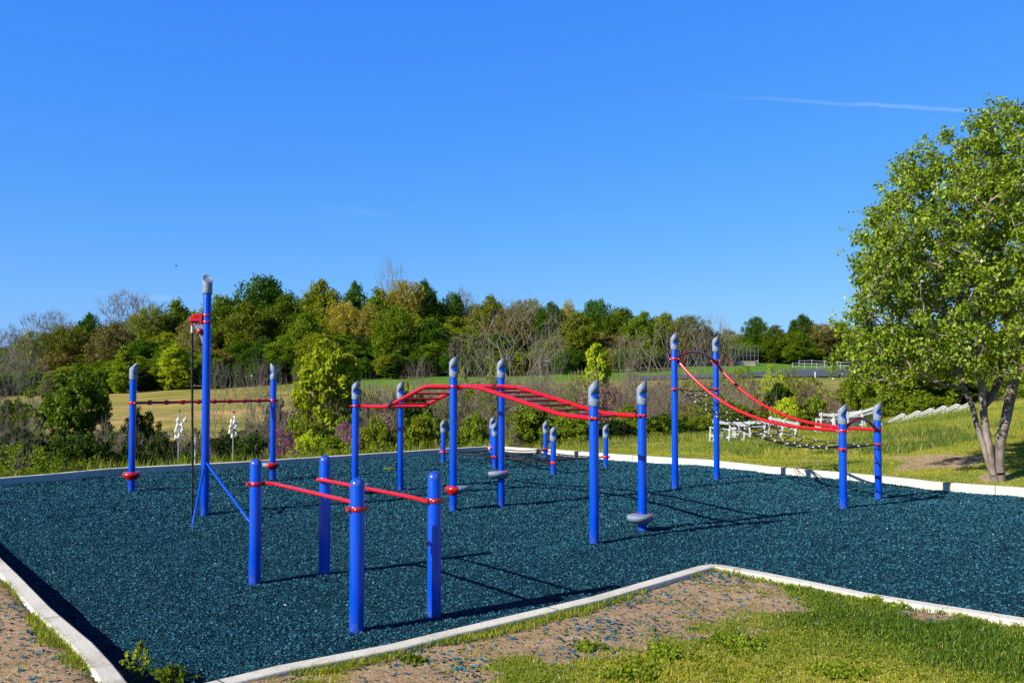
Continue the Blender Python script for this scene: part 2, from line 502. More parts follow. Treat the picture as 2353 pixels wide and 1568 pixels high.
m, nt, b = new_mat('ground_soil_and_grass')
at = N(nt, 'ShaderNodeAttribute', attribute_name='sward')
co = N(nt, 'ShaderNodeTexCoord')
n1 = noise(nt, 5, 8, .7, co.outputs['Object']); n2 = noise(nt, 38, 6, .7, co.outputs['Object']); n3 = noise(nt, .6, 5, .6, co.outputs['Object'])
g1 = mix(nt, at.outputs['Color'], (.05, .07, .012), n2.outputs[0], 'MIX')
rr = ramp(nt, [(.35, (.55, .55, .55)), (.65, (1.35, 1.3, 1.2))]); nt.links.new(n2.outputs[0], rr.inputs[0])
r3 = ramp(nt, [(.3, (.75, .8, .8)), (.7, (1.2, 1.15, 1.1))]); nt.links.new(n3.outputs[0], r3.inputs[0])
g1 = mix(nt, at.outputs['Color'], rr.outputs[0], 1.0, 'MULTIPLY'); g1 = mix(nt, g1, r3.outputs[0], 1.0, 'MULTIPLY')
rs = ramp(nt, [(.25, (.26, .16, .085)), (.5, (.44, .29, .17)), (.75, (.58, .42, .27))]); nt.links.new(n1.outputs[0], rs.inputs[0])
rs2 = ramp(nt, [(.3, (.6, .6, .6)), (.6, (1.1, 1.1, 1.1))]); nt.links.new(n2.outputs[0], rs2.inputs[0])
mpf = N(nt, 'ShaderNodeMapping'); mpf.inputs['Scale'].default_value = (.10, .55, 1); nt.links.new(co.outputs['Object'], mpf.inputs[0])
nf = noise(nt, 1.0, 8, .68, mpf.outputs[0], .8); rf_ = ramp(nt, [(.34, (.50, .66, .42)), (.50, (1, 1, 1)), (.66, (1.45, 1.18, 1.1))]); nt.links.new(nf.outputs[0], rf_.inputs[0])
sx_ = N(nt, 'ShaderNodeSeparateXYZ'); nt.links.new(co.outputs['Object'], sx_.inputs[0]); mf_ = N(nt, 'ShaderNodeMapRange'); nt.links.new(sx_.outputs[1], mf_.inputs[0]); mf_.inputs[1].default_value = 38; mf_.inputs[2].default_value = 55
g1 = mix(nt, g1, mix(nt, g1, rf_.outputs[0], 1.0, 'MULTIPLY'), mf_.outputs[0])
soil = mix(nt, rs.outputs[0], rs2.outputs[0], 1.0, 'MULTIPLY'); soil = mix(nt, soil, (.92, .96, 1.0), 1.0, 'MULTIPLY')
ad = N(nt, 'ShaderNodeMath', operation='ADD'); nt.links.new(at.outputs['Alpha'], ad.inputs[0])
ns = N(nt, 'ShaderNodeMapRange'); ns.inputs[1].default_value = .3; ns.inputs[2].default_value = .7; ns.inputs[3].default_value = -.35; ns.inputs[4].default_value = .35
nt.links.new(n1.outputs[0], ns.inputs[0]); nt.links.new(ns.outputs[0], ad.inputs[1])
rf = ramp(nt, [(.42, (0, 0, 0)), (.58, (1, 1, 1))]); nt.links.new(ad.outputs[0], rf.inputs[0])
nt.links.new(mix(nt, g1, soil, rf.outputs[0]), b.inputs['Base Color'])
b.inputs['Roughness'].default_value = .95; b.inputs['Specular IOR Level'].default_value = .1
ms_ = N(nt, 'ShaderNodeMath', operation='ADD'); nt.links.new(n1.outputs[0], ms_.inputs[0]); nt.links.new(n2.outputs[0], ms_.inputs[1])
bump(nt, b, ms_.outputs[0], .8, .035)
M['ground'] = m
ground = link_mesh('ground', gm, M['ground']); tag(ground, kind='structure')

# ------------------------------------------------------------------ mulch bed
LEFTK = poly[-7:]
MH = []
HOLL = [(P(X, Y).x, P(X, Y).y, r_, d_) for X, Y, r_, d_ in ((700, 1400, .7, .04), (880, 1370, .7, .035), (1150, 1240, .8, .035), (1250, 1200, .8, .03), (430, 1190, .45, .05), (1760, 1150, 1.0, .03), (1200, 1070, 1.2, .03), (460, 1110, .9, .03), (860, 1150, .7, .03))]   # bumps that follow the slightly uneven bed (x, y, height, radius)
def mheight(x, y):
    h = (fbm(x, y, .45, 101, 3) - .5) * .07 + (fbm(x, y, 2.3, 111, 3) - .5) * .035
    for hx_, hy_, hr_, hd_ in HOLL: h = h - hd_ * np.exp(-((x - hx_) ** 2 + (y - hy_) ** 2) / hr_ ** 2)
    dl = pdist(np.asarray(x, float), np.asarray(y, float), LEFTK, False)
    h = h - .07 * sstep(1.5, .1, dl)
    return h
mx = np.arange(-18, 24, .12); my = np.arange(5.2, 29, .12)
AX, AY = np.meshgrid(mx, my)
Z = mheight(AX, AY)
ins = (sdist(AX, AY) < .09)
idx = -np.ones(AX.shape, dtype=int); idx[ins] = np.arange(ins.sum())
Vm = np.stack([AX[ins], AY[ins], Z[ins]], 1)
q = np.stack([idx[:-1, :-1], idx[:-1, 1:], idx[1:, 1:], idx[1:, :-1]], -1).reshape(-1, 4)
q = q[(q >= 0).all(1)]
mm = np_mesh('mulch_bed', Vm, q, smooth=True)
m, nt, b = new_mat('rubber_mulch_base')
co = N(nt, 'ShaderNodeTexCoord')
vo = N(nt, 'ShaderNodeTexVoronoi'); vo.inputs['Scale'].default_value = 42; nt.links.new(co.outputs['Object'], vo.inputs['Vector'])
sp = N(nt, 'ShaderNodeSeparateColor'); nt.links.new(vo.outputs['Color'], sp.inputs[0])
rm = ramp(nt, [(0, (.004, .016, .024)), (.45, (.009, .040, .058)), (.85, (.016, .068, .098)), (1, (.022, .09, .13))]); nt.links.new(sp.outputs[0], rm.inputs[0])  # darker than the shreds: shade in the gaps is painted into this base
nt.links.new(rm.outputs[0], b.inputs['Base Color']); b.inputs['Roughness'].default_value = .9; b.inputs['Specular IOR Level'].default_value = .03
bump(nt, b, vo.outputs['Distance'], 1.0, .03)
M['mulch'] = m
mulch = link_mesh('mulch_bed', mm, M['mulch']); tag(mulch, kind='structure')

def shards(x, y, z, size, tilt, rng, aspect=(1.2, 2.4), curl=.25):
    """bent four-cornered shards lying at (x, y, z)"""
    n = len(x)
    yaw = rng.uniform(0, 2 * np.pi, n); t = rng.uniform(0, tilt, n); ta = rng.uniform(0, 2 * np.pi, n)
    nrm = np.stack([np.sin(t) * np.cos(ta), np.sin(t) * np.sin(ta), np.cos(t)], 1)
    u = np.stack([np.cos(yaw), np.sin(yaw), np.zeros(n)], 1)
    u -= nrm * (u * nrm).sum(1)[:, None]; u /= np.linalg.norm(u, axis=1)[:, None]
    v = np.cross(nrm, u)
    a = rng.uniform(*aspect, n); L = size * a ** .5; W = size / a ** .5
    c = np.stack([x, y, z], 1)
    c[:, 2] += L * .28 * np.sin(t) + .002
    k = curl * size
    def pt(du, dv, dn): return c + u * (L * du)[:, None] + v * (W * dv)[:, None] + nrm * (k * dn)[:, None]
    j = lambda s: rng.uniform(-s, s, n)
    p = np.stack([pt(-.5 + j(.15), -.35 + j(.2), j(1)), pt(.45 + j(.15), -.4 + j(.2), j(1)), pt(.5 + j(.15), .4 + j(.2), j(1)), pt(-.4 + j(.2), .45 + j(.15), j(1))], 1).reshape(-1, 3)
    qd = np.arange(4 * n, dtype=np.int32).reshape(n, 4)
    return p, qd
nch = 1100000
cx = R.uniform(-17, 23, nch); cy = R.uniform(5.4, 28.6, nch)
keep = (np.abs(cx / cy) < .62) & (sdist(cx, cy) < .03) & (R.uniform(0, 1, nch) < np.clip(16.0 / cy, .45, 1))
cx, cy = cx[keep], cy[keep]
sz = R.uniform(.011, .020, len(cx)) * (1 + sstep(9, 24, cy) * .6)
p, qd = shards(cx, cy, mheight(cx, cy), sz, 1.3, R)
chm = np_mesh('rubber_mulch', p, qd)
m, nt, b = new_mat('rubber_mulch_shreds')
g = N(nt, 'ShaderNodeNewGeometry')
rm = ramp(nt, [(0, (.010, .044, .066)), (.25, (.016, .076, .112)), (.80, (.028, .118, .172)), (.985, (.042, .145, .205)), (.9985, (.13, .24, .29)), (.9994, (.36, .34, .28))])
nt.links.new(g.outputs['Random Per Island'], rm.inputs[0]); nt.links.new(rm.outputs[0], b.inputs['Base Color'])
b.inputs['Roughness'].default_value = .7; b.inputs['Specular IOR Level'].default_value = .05
M['chips'] = m
o = link_mesh('rubber_mulch', chm, m); tag(o, 'dark teal shredded rubber mulch filling the playground bed', 'mulch', kind='stuff')

# ------------------------------------------------------------------ kerb
def kerb_mesh():
    pts = []
    n = len(inner)
    base = [Vector((p.x, p.y)) for p in inner]
    # subdivide
    for i in range(n):
        a, c = base[i], base[(i + 1) % n]
        L = (c - a).length; k = max(1, int(L / .25))
        for j in range(k): pts.append(a.lerp(c, j / k))
    n = len(pts)
    area = sum(pts[i].x * pts[(i + 1) % n].y - pts[(i + 1) % n].x * pts[i].y for i in range(n))
    sgn = 1 if area < 0 else -1      # outward side
    prof = [(0, -.3), (0, KB - .012), (.004, KB - .004), (.014, KB), (.138, KB), (.148, KB - .005), (.152, KB - .014), (.152, -.3)]
    vs = []; fs = []; m_ = len(prof)
    dist = 0; al = []
    for i in range(n):
        t = (pts[(i + 1) % n] - pts[i - 1]).normalized()
        nr = Vector((-t.y, t.x)) * sgn
        dist += (pts[i] - pts[i - 1]).length
        wob = (float(vnoise(pts[i].x, pts[i].y, .7, 3)) - .5) * .03
        for (d, z) in prof:
            e = (float(vnoise(pts[i].x * 2 + d * 6, pts[i].y * 2, 1.0, 5)) - .5) * .007
            q = pts[i] + nr * (d + wob * .3 + e * .4)
            vs.append((q.x, q.y, z + (e * .5 + wob * .4 if z > 0 else 0))); al.append(dist)
    for i in range(n):
        j = (i + 1) % n
        for k in range(m_ - 1):
            fs.append((i * m_ + k, i * m_ + k + 1, j * m_ + k + 1, j * m_ + k))
    me = bpy.data.meshes.new('kerb'); me.from_pydata(vs, [], fs); me.update()
    import bmesh as bm_
    bm = bm_.new(); bm.from_mesh(me); bm_.ops.recalc_face_normals(bm, faces=bm.faces); bm.to_mesh(me); bm.free()
    aa = me.attributes.new('along', 'FLOAT', 'POINT'); aa.data.foreach_set('value', al)
    me.polygons.foreach_set('use_smooth', [True] * len(me.polygons)); me.set_sharp_from_angle(angle=math.radians(14))
    return me
m, nt, b = new_mat('kerb_concrete')
co = N(nt, 'ShaderNodeTexCoord')
n1 = noise(nt, 1.6, 7, .65, co.outputs['Object']); n2 = noise(nt, 60, 6, .75, co.outputs['Object']); n3 = noise(nt, 14, 5, .7, co.outputs['Object'])
r1 = ramp(nt, [(.3, (.44, .41, .36)), (.5, (.60, .57, .515)), (.8, (.68, .65, .59))]); nt.links.new(n1.outputs[0], r1.inputs[0])
r2 = ramp(nt, [(.28, (.45, .42, .36)), (.42, (1, 1, 1))]); nt.links.new(n3.outputs[0], r2.inputs[0])
r4 = ramp(nt, [(.3, (.7, .7, .68)), (.6, (1.06, 1.06, 1.04))]); nt.links.new(n2.outputs[0], r4.inputs[0])
c_ = mix(nt, r1.outputs[0], r2.outputs[0], .35, 'MULTIPLY'); c_ = mix(nt, c_, r4.outputs[0], 1.0, 'MULTIPLY')
aj = N(nt, 'ShaderNodeAttribute', attribute_name='along'); md_ = N(nt, 'ShaderNodeMath', operation='MODULO'); nt.links.new(aj.outputs['Fac'], md_.inputs[0]); md_.inputs[1].default_value = 3.05
jr_ = ramp(nt, [(0, (.12, .11, .10)), (.004, (.25, .23, .20)), (.007, (1, 1, 1))]); dv_ = N(nt, 'ShaderNodeMath', operation='DIVIDE'); nt.links.new(md_.outputs[0], dv_.inputs[0]); dv_.inputs[1].default_value = 3.05; nt.links.new(dv_.outputs[0], jr_.inputs[0])
c_ = mix(nt, c_, jr_.outputs[0], 1.0, 'MULTIPLY')
st_ = ramp(nt, [(.55, (1, 1, 1)), (.72, (.72, .64, .52))]); n5 = noise(nt, 3.3, 6, .7, co.outputs['Object'], .5); nt.links.new(n5.outputs[0], st_.inputs[0]); c_ = mix(nt, c_, st_.outputs[0], .8, 'MULTIPLY')
nt.links.new(c_, b.inputs['Base Color']); b.inputs['Roughness'].default_value = .9
ms_ = N(nt, 'ShaderNodeMath', operation='ADD'); nt.links.new(n3.outputs[0], ms_.inputs[0]); nt.links.new(n2.outputs[0], ms_.inputs[1])
bump(nt, b, ms_.outputs[0], .6, .008)
M['kerb'] = m
kerb = link_mesh('kerb', kerb_mesh(), m); tag(kerb, kind='structure')

# ------------------------------------------------------------------ play equipment parts
PR = .0635
def post_part(parent, x, y, top, base=-.25, name='post'):
    mb = MB(); mb.lathe([(PR - .002, base), (PR, base + .01), (PR, top - .01), (PR - .004, top)], (0, 0, 0), 36)
    return mb.build(name, M['blue'], parent, loc=None) if x is None else place(mb, name, 'blue', parent, (x, y, 0))
def place(mb, name, mat, parent, loc, angle=40):
    o = mb.build(name, M[mat], parent, angle=angle); o.location = loc; return o
def cap_part(parent, x, y, top, phi, L=.345, tilt=.058, r=.0745, turn=-.28):
    """slanted grey sleeve with a leaf-shaped window, high side towards phi"""
    n = 72
    vs = []; fs = []
    zb = top - L; zt0 = top - tilt; zl = top - L * .60
    w = 1.42
    cols = []
    for k in range(n):
        th = 2 * math.pi * k / n
        d = (th - phi + math.pi) % (2 * math.pi) - math.pi
        bot = zb - .012 * math.cos(d); tp = zt0 + tilt * math.cos(d)
        dn = (th - phi - turn + math.pi) % (2 * math.pi) - math.pi
        u = min(1, abs(dn) / w)
        up = zl + .052 * (1 - u * u); lo = zl - .050 * (1 - u * u)
        if u >= 1: up = lo = zl
        cols.append((th, bot, lo, up, tp, u < 1))
    for th, bot, lo, up, tp, op in cols:
        for z in (bot, bot + .006, (bot + lo) / 2, lo, up, (up + tp) / 2, tp - .006, tp):
            rr = r - (.003 if z in (bot, tp) else 0)
            vs.append((rr * math.cos(th), rr * math.sin(th), z))
    for k in range(n):
        j = (k + 1) % n
        for i in range(7):
            if i == 3:
                if cols[k][5] or cols[j][5]:
                    continue
                continue
            fs.append((k * 8 + i, j * 8 + i, j * 8 + i + 1, k * 8 + i + 1))
    mb = MB(); mb.add(vs, fs)
    me_o = place(mb, 'post_cap', 'grey', parent, (x, y, 0))
    import bmesh as bm_
    bm = bm_.new(); bm.from_mesh(me_o.data); bm_.ops.remove_doubles(bm, verts=bm.verts, dist=.0002); bm_.ops.dissolve_degenerate(bm, edges=bm.edges, dist=1e-5); bm.to_mesh(me_o.data); bm.free()
    s = me_o.modifiers.new('shell', 'SOLIDIFY'); s.thickness = .009; s.offset = -1
    # slanted lid
    mb = MB(); rr = r - .010
    vs = []; fs = []
    for ri, dz in ((rr, -.004), (rr * .86, -.004), (rr * .80, -.014), (.0, -.014)):
        if ri == 0:
            vs.append((0, 0, zt0 + dz))
        else:
            for k in range(36):
                th = 2 * math.pi * k / 36
                vs.append((ri * math.cos(th), ri * math.sin(th), zt0 + dz + tilt * (ri / r) * math.cos(th - phi)))
    for i in range(2):
        for k in range(36):
            j = (k + 1) % 36; fs.append((i * 36 + k, i * 36 + j, i * 36 + 36 + j, i * 36 + 36 + k))
    for k in range(36): fs.append((72 + k, 72 + (k + 1) % 36, 108))
    # a closed underside so the lid has thickness
    b0 = len(vs)
    for k in range(36):
        th = 2 * math.pi * k / 36
        vs.append((rr * math.cos(th), rr * math.sin(th), zt0 - .03 + tilt * (rr / r) * math.cos(th - phi)))
    for k in range(36):
        j = (k + 1) % 36; fs.append((k, b0 + k, b0 + j, j))
    fs.append(tuple(range(b0 + 35, b0 - 1, -1)))
    mb.add(vs, fs)
    lid = mb.build('lid', M['grey'], me_o)
    return me_o
BOLT = []
def bolt(parent, c, rot, s=1.0):
    if not BOLT:
        mb = MB(); mb.lathe([(.0075, -.002), (.0075, .004), (.004, .007), (.0003, .0072)], (0, 0, 0), 10)
        o = mb.build('bolt', M['steel'], parent); BOLT.append(o)
    else:
        o = BOLT[0].copy(); COL.objects.link(o); o.parent = parent
    o.location = c; o.rotation_euler = rot.to_euler(); o.scale = (s, s, s)
    return o
def clamp_part(parent, x, y, z, phi=-1.2, h=.042, r=PR, lugs=2):
    mb = MB()
    ro = r + .011
    mb.lathe([(r - .001, -h / 2), (ro - .003, -h / 2), (ro, -h / 2 + .004), (ro, h / 2 - .004), (ro - .003, h / 2), (r - .001, h / 2)], (0, 0, 0), 36)
    bolts = []
    for k in range(lugs):
        a = phi + k * math.pi * 2 / lugs
        m_ = Matrix.Rotation(a, 3, 'Z')
        mb.box(m_ @ Vector((ro + .012, 0, 0)), (.038, .034, h * .96), m_, .006)
        for sy in (-1, 1):
            bolts.append((m_ @ Vector((ro + .016, sy * .017, 0)), m_ @ Matrix.Rotation(-sy * math.pi / 2, 3, 'X')))
        bolts.append(((Matrix.Rotation(a + .9, 3, 'Z') @ Vector((ro, 0, 0))), Matrix.Rotation(a + .9, 3, 'Z') @ Matrix.Rotation(math.pi / 2, 3, 'Y')))
    o = place(mb, 'clamp', 'red', parent, (x, y, z))
    for c_b, r_b in bolts: bolt(o, c_b, r_b)
    return o
def pod_part(parent, x, y, ztop, phi):
    """rounded step pod around the post: red collar half, grey step half reaching out towards phi"""
    n = 48
    lev = [(.0, 0.0, 0), (.55, -.001, .068), (.82, -.004, .076), (.93, -.013, .076), (1.0, -.034, .076), (.99, -.052, .075), (.91, -.080, .072), (.75, -.106, .056), (.57, -.127, .034), (.42, -.140, .010)]
    rx, ry = .205, .172
    rings = []
    for s, z, cu in lev[1:]:
        ring = []
        for k in range(n):
            a = 2 * math.pi * k / n
            ring.append((cu + rx * s * math.copysign(abs(math.cos(a)) ** .9, math.cos(a)), ry * s * math.copysign(abs(math.sin(a)) ** .92, math.sin(a)), z))
        rings.append(ring)
    vs = [p for r_ in rings for p in r_] + [(.07, 0, .001), (0, 0, -.141)]
    fs = []
    for i in range(len(rings) - 1):
        for k in range(n):
            j = (k + 1) % n; fs.append((i * n + k, (i + 1) * n + k, (i + 1) * n + j, i * n + j))
    T = len(rings) * n
    for k in range(n):
        j = (k + 1) % n; fs.append((T, k, j)); fs.append((T + 1, (len(rings) - 1) * n + j, (len(rings) - 1) * n + k))
    def cen(f): return sum(vs[i][0] for i in f) / len(f)
    def split(sel, nm, mat, par):
        used = {}; nv = []; nf = []
        for f in fs:
            c = cen(f) ; cy_ = sum(vs[i][1] for i in f) / len(f)
            lim = .0 + .02 * abs(cy_) / .17
            if (c < lim) == sel:
                g = []
                for i in f:
                    if i not in used: used[i] = len(nv); nv.append(vs[i])
                    g.append(used[i])
                nf.append(tuple(g))
        mb = MB(); mb.add(nv, nf)
        o = mb.build(nm, M[mat], par)
        sm = o.modifiers.new('shell', 'SOLIDIFY'); sm.thickness = .006; sm.offset = -1 if not sel else .2
        return o
    e = split(False, 'step_pod', 'grey', parent); e.location = (x, y, ztop); e.rotation_euler = (0, 0, phi)
    r_ = split(True, 'collar', 'red', e)
    for sy in (-1, 1): bolt(e, (.0, sy * .157, -.040), Matrix.Rotation(-sy * math.pi / 2, 3, 'X'), 1.4)
    return e

# ---------------- parallel bars
pbA, pbC, pbB, pbD = P(585, 1339), P(819, 1450), P(745, 1319), P(997, 1413)
def par_bar(A, C, side, label):
    r = empty('parallel_bar', (A.x, A.y, 0), label, 'parallel bar', 'the pair of low parallel bars')
    u = (C - A); L = u.length; u.normalize(); nrm = Vector((-u.y, u.x, 0)) * side
    HT = 1.325
    for k, p in enumerate((A, C)):
        q = p - A
        post_part(r, q.x, q.y, HT - .058)
        mb = MB(); mb.lathe([(PR + .0015, -.012), (PR + .0015, 0)] + [((PR + .0015) * math.cos(t * math.pi / 2 / 8), (PR + .0015) * math.sin(t * math.pi / 2 / 8)) for t in range(1, 8)] + [(.0003, PR + .0015)], (0, 0, 0), 36)
        place(mb, 'dome_cap', 'blue', r, (q.x, q.y, HT - PR), 50)
        clamp_part(r, q.x, q.y, 1.06, math.atan2(nrm.y, nrm.x) if k == 0 else math.atan2(nrm.y, nrm.x))
    pts = []
    for t in np.linspace(0, 1, 30):
        s = t * L
        e = min(s, L - s)
        off = .088 + .022 * (1 - math.exp(-e / .12))
        dz = -.0 + .018 * (1 - math.exp(-e / .10))
        pts.append(u * s + nrm * off + Vector((0, 0, 1.055 + dz)))
    mb = MB(); mb.tube(pts, .0195, 16)
    mb.build('grip_bar', M['red'], r)
    return r
par_bar(pbA, pbC, 1, 'red low bar between the two nearest dome topped blue posts, on the left')
par_bar(pbB, pbD, -1, 'second red low bar with dome topped blue posts, behind and right of the nearest one')

# ---------------- overhead ladder
LP = [P(815.5, 1133), P(919, 1126), P(1041, 1171), P(1151, 1162), P(1365, 1248.5), P(1476, 1222)]
TOPZ = []
for p, yt in zip(LP, (875, 875, 818, 821, 872, 873)):
    X = 1176 + p.x / p.y * F
    TOPZ.append(PD(X, yt, p.y).z)
ld = empty('overhead_ladder', (LP[2].x, LP[2].y, 0), 'long red wavy overhead ladder on six blue posts with grey slanted caps', 'overhead ladder')
O = Vector((LP[2].x, LP[2].y, 0))
for i, p in enumerate(LP):
    q = p - O
    post_part(ld, q.x, q.y, TOPZ[i] - .10)
    cap_part(ld, q.x, q.y, TOPZ[i], math.radians(-32 + (i % 2) * 4))
for i, zt, ph in ((0, .19, 10), (2, .40, 28), (3, .61, 226), (5, .265, 232)):
    q = LP[i] - O
    pod_part(ld, q.x, q.y, zt, math.radians(ph))
ZL, ZH = 1.655, 2.045
def prof_z(seg, t):
    if seg == 0: a, b_2, z0, z1 = .30, .70, ZL, ZH
    else: a, b_2, z0, z1 = .16, .80, ZH, ZL
    s = (t - a) / (b_2 - a)
    # straight ramp with rounded knees
    k = .13
    if s < -k: f = 0
    elif s < k: f = (s + k) ** 2 / (4 * k)
    elif s < 1 - k: f = s
    elif s < 1 + k: f = 1 - (1 + k - s) ** 2 / (4 * k)
    else: f = 1
    return z0 + (z1 - z0) * f
def rail_pt(side, seg, t):
    a, c = (LP[seg * 2 + side], LP[seg * 2 + 2 + side])
    oth = LP[2 + (1 - side)] - LP[2 + side]
    nrm = Vector((oth.x, oth.y, 0)).normalized() * .002
    p = a.lerp(c, t); p = Vector((p.x, p.y, 0)) + nrm - O
    # rails run past the inner flank of each post
    w = (LP[3 - side] - LP[2 + side]).normalized()
    p += Vector((w.x, w.y, 0)) * .09
    p.z = prof_z(seg, t)
    return p
for side in (0, 1):
    pts = [rail_pt(side, 0, t) for t in np.linspace(0, 1, 40)] + [rail_pt(side, 1, t) for t in np.linspace(0, 1, 48)[1:]]
    mb = MB(); mb.tube(pts, .033, 18); mb.build('rail', M['red'], ld)
    for i in (0, 1, 2):
        q = LP[i * 2 + side] - O; z = (ZL, ZH, ZL)[i]
        w = LP[i * 2 + 1 - side] - LP[i * 2 + side]
        clamp_part(ld, q.x, q.y, z, math.atan2(w.y, w.x))
for seg, ts in ((0, (.17, .27, .37, .47, .57, .67, .78)), (1, (.08, .18, .28, .38, .48, .58, .68, .78, .88))):
    for t in ts:
        mb = MB(); mb.tube([rail_pt(0, seg, t) - Vector((0, 0, .012)), rail_pt(1, seg, t) - Vector((0, 0, .012))], .0175, 12)
        mb.build('rung', M['darkred'] if False else M['red'], ld)

# ---------------- chinning bar on the left
cb = [P(302, 1127), P(626, 1102)]
r = empty('track_bar', (cb[0].x, cb[0].y, 0), 'thin red bar with round bumps on two tall blue posts at far left', 'balance bar')
O1 = Vector((cb[0].x, cb[0].y, 0))
for i, (p, ph, ytop) in enumerate(zip(cb, (35, 205), (832, 834))):
    q = p - O1; top = PD(1176 + p.x / p.y * F, ytop, p.y).z
    post_part(r, q.x, q.y, top - .10)
    cap_part(r, q.x, q.y, top, math.radians(ph), tilt=.065)
    clamp_part(r, q.x, q.y, 1.70, math.radians(-40 if i == 0 else 200), h=.055)
    pod_part(r, q.x, q.y, (.36, .37)[i], math.radians((108, 150)[i]))
q = cb[1] - O1
mb = MB(); mb.tube([Vector((0, 0, 1.70)) + q.normalized() * .06, Vector((q.x, q.y, 1.70)) - q.normalized() * .06], .026, 14)
bar = mb.build('cross_bar', M['red'], r)
for k in range(8):
    mb = MB(); c = q * ((k + 1) / 9.0) + Vector((0, 0, 1.70))
    mb.ball((0, 0, 0), .062, .035, .047, 16, 10, Matrix.Rotation(math.atan2(q.y, q.x), 3, 'Z'))
    o = mb.build('grip_bump', M['red'], bar); o.location = c

# ---------------- rope pole
rp = P(470, 1179)
r = empty('rope_climber', (rp.x, rp.y, 0), 'tallest blue pole with red head and black climbing rope hanging to the mulch', 'rope climber')
dep = rp.y
def zpx(y): return PD(470, y, dep).z
post_part(r, 0, 0, zpx(640) - .05)
cap_part(r, 0, 0, zpx(629.5), math.radians(118), L=.33, tilt=.075, r=.078)
for yy in (724.5, 740): 
    clamp_part(r, 0, 0, zpx(yy), math.radians(20), h=.035, lugs=1)
hd = Vector((-1, -.12, 0)).normalized(); hr = math.atan2(hd.y, hd.x); RM = Matrix.Rotation(hr, 3, 'Z')
mb = MB()
zc = (zpx(724.5) + zpx(740)) / 2
mb.box(hd * .175 + Vector((0, 0, zc - .015)), (.20, .105, .105), RM, .03)
mb.box(hd * .150 + Vector((0, 0, zc + .052)), (.16, .07, .05), RM, .016)
mb.box(hd * .085 + Vector((0, 0, zc + .005)), (.04, .12, .16), RM, .008)
head = mb.build('head_housing', M['red'], r)
mb = MB()
zt, zb_ = zpx(743), zpx(793)
prof = [(.06, zt), (.225, zt), (.215, zt - .02), (.15, zt - .13), (.10, zt - .24), (.062, zb_)]
vs = [];
wv = Vector((-hd.y, hd.x, 0))
for s_ in (-.008, .008):
    for d_, z_ in prof: vs.append(hd * d_ + wv * s_ + Vector((0, 0, z_)))
n_ = len(prof)
fs = [tuple(range(n_)), tuple(range(2 * n_ - 1, n_ - 1, -1))] + [(i, (i + 1) % n_, n_ + (i + 1) % n_, n_ + i) for i in range(n_)]
mb.add(vs, fs); gus = mb.build('gusset_plate', M['grey'], r, smooth=False)
for d_, z_ in ((.20, zt - .012), (.14, zt - .012), (.09, zt - .014)):
    bolt(gus, hd * d_ - wv * .009 * (1 if wv.y > 0 else -1) + Vector((0, 0, z_)), (wv * (-1 if wv.y > 0 else 1)).to_track_quat('Z', 'Y').to_matrix())
mb = MB(); sgn_ = -1 if wv.y > 0 else 1
mb.ball(hd * .105 + wv * sgn_ * .03 + Vector((0, 0, zt - .125)), .048, .048, .052); mb.build('bell', M['red'], r)
rx0 = hd * .232
mb = MB(); mb.tube([rx0 + Vector((0, 0, zt + .03)), rx0 + Vector((0, 0, zt - .045))], .02, 12); mb.build('rope_hanger', M['red'], r)
FER = MB(); FER.tube([rx0 + Vector((0, 0, zt - .04)), rx0 + Vector((0, 0, zt - .15))], [.024, .024], 14)
pts = []
for k in range(60):
    t = k / 59
    pts.append(rx0 * (1 + .03 * math.sin(t * 5)) + Vector((.012 * math.sin(t * 3.1) + .03 * t, 0, (zt - .12) * (1 - t) + .0)))
rope = MB()
for st in range(3):    # three twisted strands
    pp = []
    for k in range(300):
        t = k / 299; i = t * 59; a = int(min(58, i)); c_p = pts[a].lerp(pts[a + 1], i - a)
        an = t * 2 * math.pi * 28 + st * 2.094
        pp.append(c_p + Vector((math.cos(an) * .0085, math.sin(an) * .0085, 0)))
    rope.tube(pp, .0115, 6)
ro = rope.build('climbing_rope', M['black'], r)
FER.build('ferrule', M['coupling'], ro)
mb = MB(); mb.lathe([(.020, 0), (.022, .01), (.022, .05), (.018, .055)], (pts[-1].x, pts[-1].y, -.01), 12); mb.build('rope_end', M['black'], ro)
zj = zpx(1063)
for ex, ey in ((443, 1205), (578, 1203)):
    e = P(ex, ey) - Vector((rp.x, rp.y, 0))
    d_ = Vector((e.x, e.y, 0)).normalized()
    s_ = d_ * .05 + Vector((0, 0, zj))
    mb = MB(); ee = e + (e - s_).normalized() * .12
    mb.tube([s_, ee], .021, 14); mb.build('brace', M['blue'], r)
mb = MB(); mb.lathe([(PR, -.02), (PR + .006, -.018), (PR + .006, .018), (PR, .02)], (0, 0, zj), 32); mb.build('brace_collar', M['blue'], r)

# ---------------- net helper
def rope_net(parent, ropes, joints, rr=.009, jr=.017, name='rope_net'):
    mb = MB()
    for pts in ropes: mb.tube(pts, rr, 7)
    o = mb.build(name, M['black'], parent)
    jb = MB(); jb.tube([(0, 0, -jr * 1.7), (0, 0, -jr * 1.3), (0, 0, jr * 1.3), (0, 0, jr * 1.7)], [jr * .7, jr, jr, jr * .7], 10)
    first = jb.build('rope_coupling', M['coupling'], o)
    for k, (p, d) in enumerate(joints):
        c = first if k == 0 else first.copy()
        if k: COL.objects.link(c)
        c.parent = o
        c.location = Vector(p); c.rotation_euler = Vector(d).normalized().to_track_quat('Z', 'Y').to_euler()
    return o

